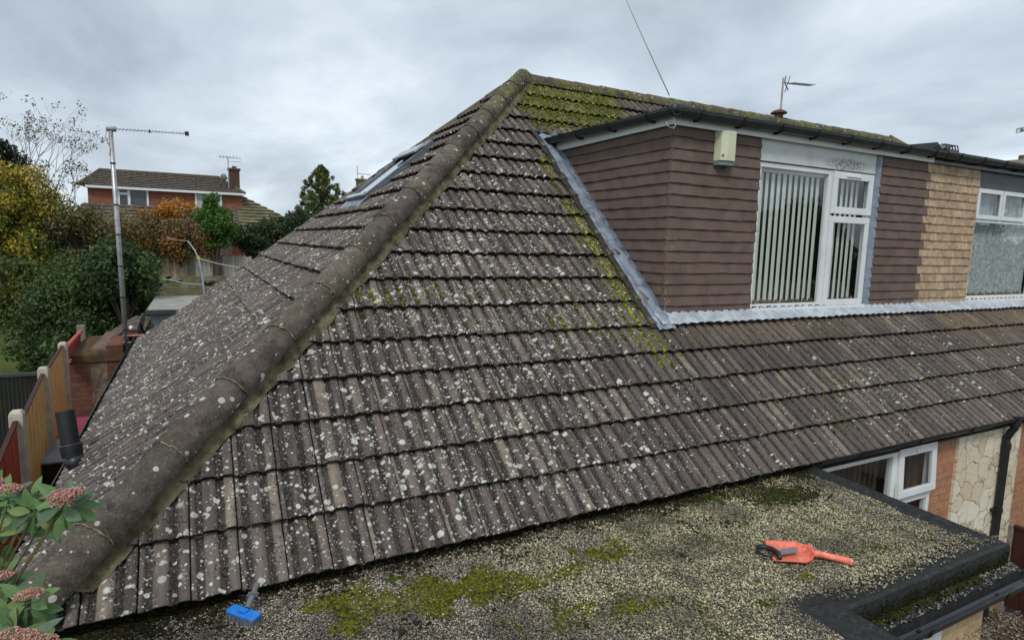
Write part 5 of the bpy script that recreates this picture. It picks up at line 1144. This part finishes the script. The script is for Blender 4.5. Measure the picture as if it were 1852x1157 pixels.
m = MB(); m.box(eL.x+.3, eR.x, 33.70, 33.98, zav-.14, zav-.02); m.build('fascia', M['white'], rh)
# lower skirt roof and hip to the right
g1, g2 = H(438, 355), H(502, 393); zl = H(440, 413).z
m = MB(); sk0, sk1 = Vector((bl-.8, 32.6, zl)), Vector((H(440, 413).x+2.2, 32.6, zl)); tp0, tp1 = Vector((bl-.2, 33.97, zE+.12)), Vector((brr+.3, 33.97, zE+.12))
nrow = 6
for i in range(nrow):
    f0, f1 = i/nrow, (i+1)/nrow; a0, a1, b0, b1 = sk0.lerp(tp0, f0), sk0.lerp(tp0, f1), sk1.lerp(tp1, f0), sk1.lerp(tp1, f1); up_ = Vector((0, -.03, .06)); m.face([a0+up_, b0+up_, b1, a1]); m.face([a0+up_, b0+up_, b0, a0])
m.build('skirt_roof', M['slateroof'], rh)
gx = H(436, 354, 1); gh = H(505, 396, 1)
m = MB(); zlow = zl+.1; apx = Vector((gx.x, 35.0, gx.z)); rgt = Vector((gh.x, 33.2, gh.z)); low = Vector((gx.x-.3, 33.2, gh.z-.0)); lowr = Vector((gh.x+1.2, 32.6, zlow)); lowl = Vector((gx.x-.3, 32.6, zlow)); bk_ = Vector((gh.x+1.0, 38, gh.z))
nrow = 10; foot_l, foot_r = lowl, lowr
for i in range(nrow):
    f0, f1 = i/nrow, (i+1)/nrow; a0, a1 = foot_l.lerp(Vector((gx.x-.3, 35.0, gx.z)), f0), foot_l.lerp(Vector((gx.x-.3, 35.0, gx.z)), f1); b0, b1 = foot_r.lerp(apx, f0), foot_r.lerp(apx, f1); up_ = Vector((0, -.03, .06)); m.face([a0+up_, b0+up_, b1, a1]); m.face([a0+up_, b0+up_, b0, a0])
m.face([apx, lowr, Vector((lowr.x, 38, zlow)), Vector((gx.x, 37, gx.z))]); m.build('hip_roof', weathered('mossy_far_tile', (.16, .15, .09), .85, .2, .5, 2.5, (.09, .11, .03), .7, .4), rh)
m = MB(); m.box(H(417, 413).x, H(462, 413).x, 32.45, 32.62, zl-.12, zl+.04); m.build('gutter', M['white'], rh)
for (pa, pb_, ya, yb_, ml) in ((212, 270, 338, 378, .36), (352, 402, 344, 383, .5)):
    a, b = H(pa, ya), H(pb_, yb_); x0, x1 = a.x, b.x; z1_, z0_ = H((pa+pb_)/2, (ya)).z, H((pa+pb_)/2, yb_).z; m = MB(); frame(m, x0, x1, z0_, z1_, 33.93, .09, .06); xm = x0+(x1-x0)*ml; m.box(xm-.06, xm+.06, 33.931, 33.989, z0_+.09, z1_-.09)
    if ml < .4: m.box(x0+.09, xm-.06, 33.932, 33.988, z0_+(z1_-z0_)*.62, z0_+(z1_-z0_)*.72)
    wn = m.build('window', M['white'], rh); mm = MB(); mm.box(x0+.08, x1-.08, 33.97, 33.985, z0_+.08, z1_-.08); g = mm.build('pane', weathered('far_pane', (.06, .07, .075), .08, .8), wn)
    if ml >= .5:
        for ca_, cb2 in ((x0+.1, x0+.35), (x1-.35, x1-.1)): mm = MB(); mm.box(ca_, cb2, 33.955, 33.965, z0_+.09, z1_-.09); mm.build('curtain', weathered('pale_curtain', (.45, .45, .42), .8), wn)
a, b = H(415, 342, .5), H(433, 308, .5)
m = MB(); m.box(a.x, b.x, 34.5, 35.1, a.z-.6, b.z-.0); ch = m.build('chimney', mat_brick('dark_chimney_brick', (.09, .04, .03), (.14, .07, .05), (.10, .08, .06), .25, .09), rh)
m = MB(); m.box(a.x-.06, b.x+.06, 34.44, 35.16, b.z, b.z+.09); m.box(a.x-.04, b.x+.04, 34.46, 35.14, a.z-.02, a.z+.05); m.build('chimney_cap', M['slateroof'], ch)
m = MB(); p = H(424, 304, .5); m.tube([(p.x, 34.8, b.z+.05), (p.x, 34.8, H(424, 300, .5).z)], .12, 10); m.build('chimney_pot', M['terracotta'], ch)
fa_ = thing('rooftop_aerial', 'thin television aerial beside the chimney of the red brick house', 'aerial', tuple(H(413, 345)))
m = MB(); m.tube([H(414, 340), H(412, 284)], .025, 6); m.build('pole', M['alu'], fa_)
m = MB(); m.tube([H(395, 283), H(436, 287)], .018, 5); m.tube([H(412, 292), H(436, 293)], .014, 5); [m.tube([H(398+i*6, 281), H(398+i*6, 287)], .012, 4) for i in range(6)]; m.build('aerial_boom', M['alu'], fa_)
fd = MB(); p = H(408, 321); fd.grid(lambda i, j: p+Vector((.16*i*math.cos(6.283*j)-.1*i*i, -.1+.1*i*i, .2*i*math.sin(6.283*j))), 4, 14); fd.tube([p, p+Vector((.25, .3, -.15))], .025, 6); tag(fd.build('satellite_dish', M['greyplastic'], solid=.02), 'small dark satellite dish on the chimney of the red brick house', 'satellite dish')
# far chimney with aerial, just above the rear hip
fc_ = thing('distant_chimney', 'distant chimney with a pot and aerial just above the sloping roof edge', 'chimney', atl(653, 345, 50)); D = 50
p = at(654, 329, d=D); m = MB(); m.box(p.x-.35, p.x+.35, p.y, p.y+.5, p.z-4, p.z+.1); m.box(p.x-.42, p.x+.42, p.y-.05, p.y+.55, p.z+.1, p.z+.25); m.build('stack', weathered('mossy_stack', (.12, .12, .06), .9), fc_)
m = MB(); q_ = at(656, 322, d=D); m.tube([(p.x+.1, p.y+.2, p.z+.2), (p.x+.1, p.y+.2, q_.z+.2)], .12, 8); m.build('pot', weathered('buff_pot', (.45, .38, .25), .8), fc_)
m = MB(); m.tube([at(647, 330, d=D), at(646, 300, d=D)], .04, 5); m.tube([at(646, 314, d=D), at(670, 316, d=D)], .03, 5); m.build('aerial', M['alu'], fc_)
# dark hipped roof just showing behind the neighbouring gutter
dr = thing('distant_house', 'dark slate roof top of a house behind the neighbouring dormer gutter', 'house', atl(1690, 300, 30)); D = 30.
m = MB(); pk = at(1696, 257, d=D); l1, r1 = at(1640, 262, d=D), at(1735, 275, d=D); m.face([l1, r1+Vector((0, 0, -1)), pk]); m.face([l1, pk, l1+Vector((2, 5, 0))]); m.face([pk, r1+Vector((0, 0, -1)), r1+Vector((1, 5, -1))]); m.face([pk, r1+Vector((1, 5, -1)), l1+Vector((2, 5, 0))]); m.prism([l1, r1+Vector((0, 0, -1)), r1+Vector((1, 5, -1)), l1+Vector((2, 5, 0))], (0, 0, -5)); m.build('roof', weathered('dark_slate', (.035, .04, .045), .6), dr)

# ------------------------------------------------------------------ across the street (mirrored in the panes)
for i, (cx_, cy_, cz_, rx, rz, lb) in enumerate(((25.5, -12.5, 1.9, 1.6, 2.1, 'round dark tree across the street'), (21, -13.5, .2, 2.6, 1.5, 'low dark tree at the left across the street'), (29.5, -13, .1, 2.6, 1.6, 'low dark tree beside the round one across the street'), (38, -14, .6, 2.8, 1.9, 'middle dark tree across the street'), (46, -14.5, 1.8, 3.2, 2.6, 'tall dark tree far along the street'), (54, -14.5, 1.2, 3.5, 2.6, 'last dark tree far along the street'), (13, -15, -.2, 3.2, 1.6, 'low dark bush facing the bungalow'))):
    tree('street_tree', lb, 'tree', (cx_, cy_, cz_), rx, 1.6, rz, 7000, .13, GD, 50, .5, .9, zb_=-2.7, seed=31+i, tr=.2, group='trees across the street')
oh = thing('opposite_house', 'pale house across the street', 'house', (34, -18, -2.7))
m = MB(); m.box(30.5, 36.5, -24, -17, -2.7, 1.9); m.build('wall', M['tanbrick'], oh); m = MB(); m.prism([(30.2, -16.8, 1.9), (36.8, -16.8, 1.9), (33.5, -16.8, 4.4)], (0, -7.4, 0)); m.build('roof', M['slateroof'], oh)
for wx_ in (31.5, 34.3): m = MB(); m.box(wx_, wx_+1.3, -16.98, -16.9, -.4, .9); m.build('window', M['white'], oh)

# ------------------------------------------------------------------ flowering shrub in the foreground
fs = thing('flowering_shrub', 'leafy shrub with pink flower bud clusters at the lower left corner', 'shrub', atl(-60, 1250, 2.3))
RL = random.Random(11); lm_ = MB(); st = MB()
fh = [(25, 885, 2.15), (128, 893, 2.1), (122, 908, 2.1), (15, 1040, 2.2), (60, 1075, 2.1), (52, 1150, 2.0), (85, 1160, 2.0), (28, 1145, 2.05), (2, 872, 2.3)]
vU, vR = UP, RT
def leaf(base, d_, L_, w_, n_, col):
    d_ = d_.normalized(); sidev = d_.cross(n_).normalized(); nn = sidev.cross(d_).normalized(); bend = RL.uniform(.05, .28); prev = None
    K = 6; prof_ = [0.08, .60, .93, 1.0, .86, .56, .04]
    for i in range(K+1):
        f = i/K; c = base+d_*(L_*f)-nn*(bend*L_*f*f); w = w_*prof_[i]*.5; e1, e2 = c+sidev*w+nn*(w*.28), c-sidev*w+nn*(w*.28)
        if prev:
            k1, k2 = RL.uniform(.92, 1.05), RL.uniform(.85, 1.0)
            lm_.face([prev[0], e1, c, prev[1]], (col[0]*k1, col[1]*k1, col[2]*k1, 1)); lm_.face([prev[1], c, e2, prev[2]], (col[0]*k2, col[1]*k2, col[2]*k2, 1))
        prev = (e1, c, e2)
LC = [(.11, .21, .07), (.15, .27, .10), (.09, .17, .08), (.19, .31, .12), (.14, .22, .13), (.22, .28, .09)]
def rosette(px, py, d_, n=9, L_=.11, dirb=None):
    p = at(px, py, d=d_)
    for i in range(n):
        a_ = 2*math.pi*i/n+RL.uniform(-.3, .3); dv = vR*math.cos(a_)+vU*math.sin(a_)*.75-_f*RL.uniform(-.4, .5)+Vector((0, 0, -.15)); 
        leaf(p+dv*.015, dv, L_*RL.uniform(.7, 1.25), L_*RL.uniform(.34, .46), (-_f+Vector((0, 0, .8))+Vector((RL.uniform(-.4, .4), RL.uniform(-.4, .4), 0))).normalized(), RL.choice(LC))
    return p
heads = []
root = at(-80, 1180, d=2.3)
for (px, py, d_) in fh:
    px -= 8; p = rosette(px, py+14, d_+.02, 8, .092); heads.append(at(px, py, d=d_-.02))
    mid = root.lerp(p, .55)+Vector((0, 0, -.03)); st.tube([root, mid, p], [.007, .005, .003], 5)
for (px, py, d_) in ((95, 935, 2.2), (70, 905, 2.2), (45, 950, 2.3), (10, 930, 2.3), (-10, 960, 2.2), (15, 985, 2.35), (-10, 1010, 2.3), (35, 1110, 2.15), (10, 1090, 2.2), (70, 1100, 2.15), (-5, 1130, 2.1), (20, 910, 2.35), (45, 1150, 2.1), (0, 1060, 2.25), (-15, 900, 2.3), (75, 925, 2.15)):
    px -= 12; p = rosette(px, py, d_, 7, .09); st.tube([root, root.lerp(p, .55)+Vector((0, 0, -.02)), p], [.006, .004, .003], 5)
lm_.build('leaves', M['leaf'], fs, smooth=False); st.build('stems', weathered('green_stem', (.14, .13, .05), .7), fs)
P = []; C = []; S = []
hs = [1.0, 1.25, .9, .7, 1.0, .9, 1.0, .8, .6]
for hpt, s_ in zip(heads, hs):
    st2 = []
    for _ in range(int(210*s_)):
        a_ = RL.uniform(0, 6.283); r_ = .044*s_*math.sqrt(RL.random()); q_ = hpt+vR*(r_*math.cos(a_))+Vector((0, 0, 1))*(.016*(1-(r_/(.044*s_))**2)+RL.uniform(-.008, .004))+_f*(r_*math.sin(a_)); P.append(tuple(q_)); S.append(RL.uniform(.0024, .0042)); k = RL.uniform(.7, 1.25); C.append(np.array(RL.choice(((.74, .33, .30), (.62, .36, .26), (.80, .44, .42), (.50, .27, .19))))*k)
P = np.array(P); n = len(P); scatter('flower_buds', P, np.tile([0, 0, 1.], (n, 1)), np.array(S), np.array(C), M['leaf'], fs, flat=1.0, rough=.1, kind=None)
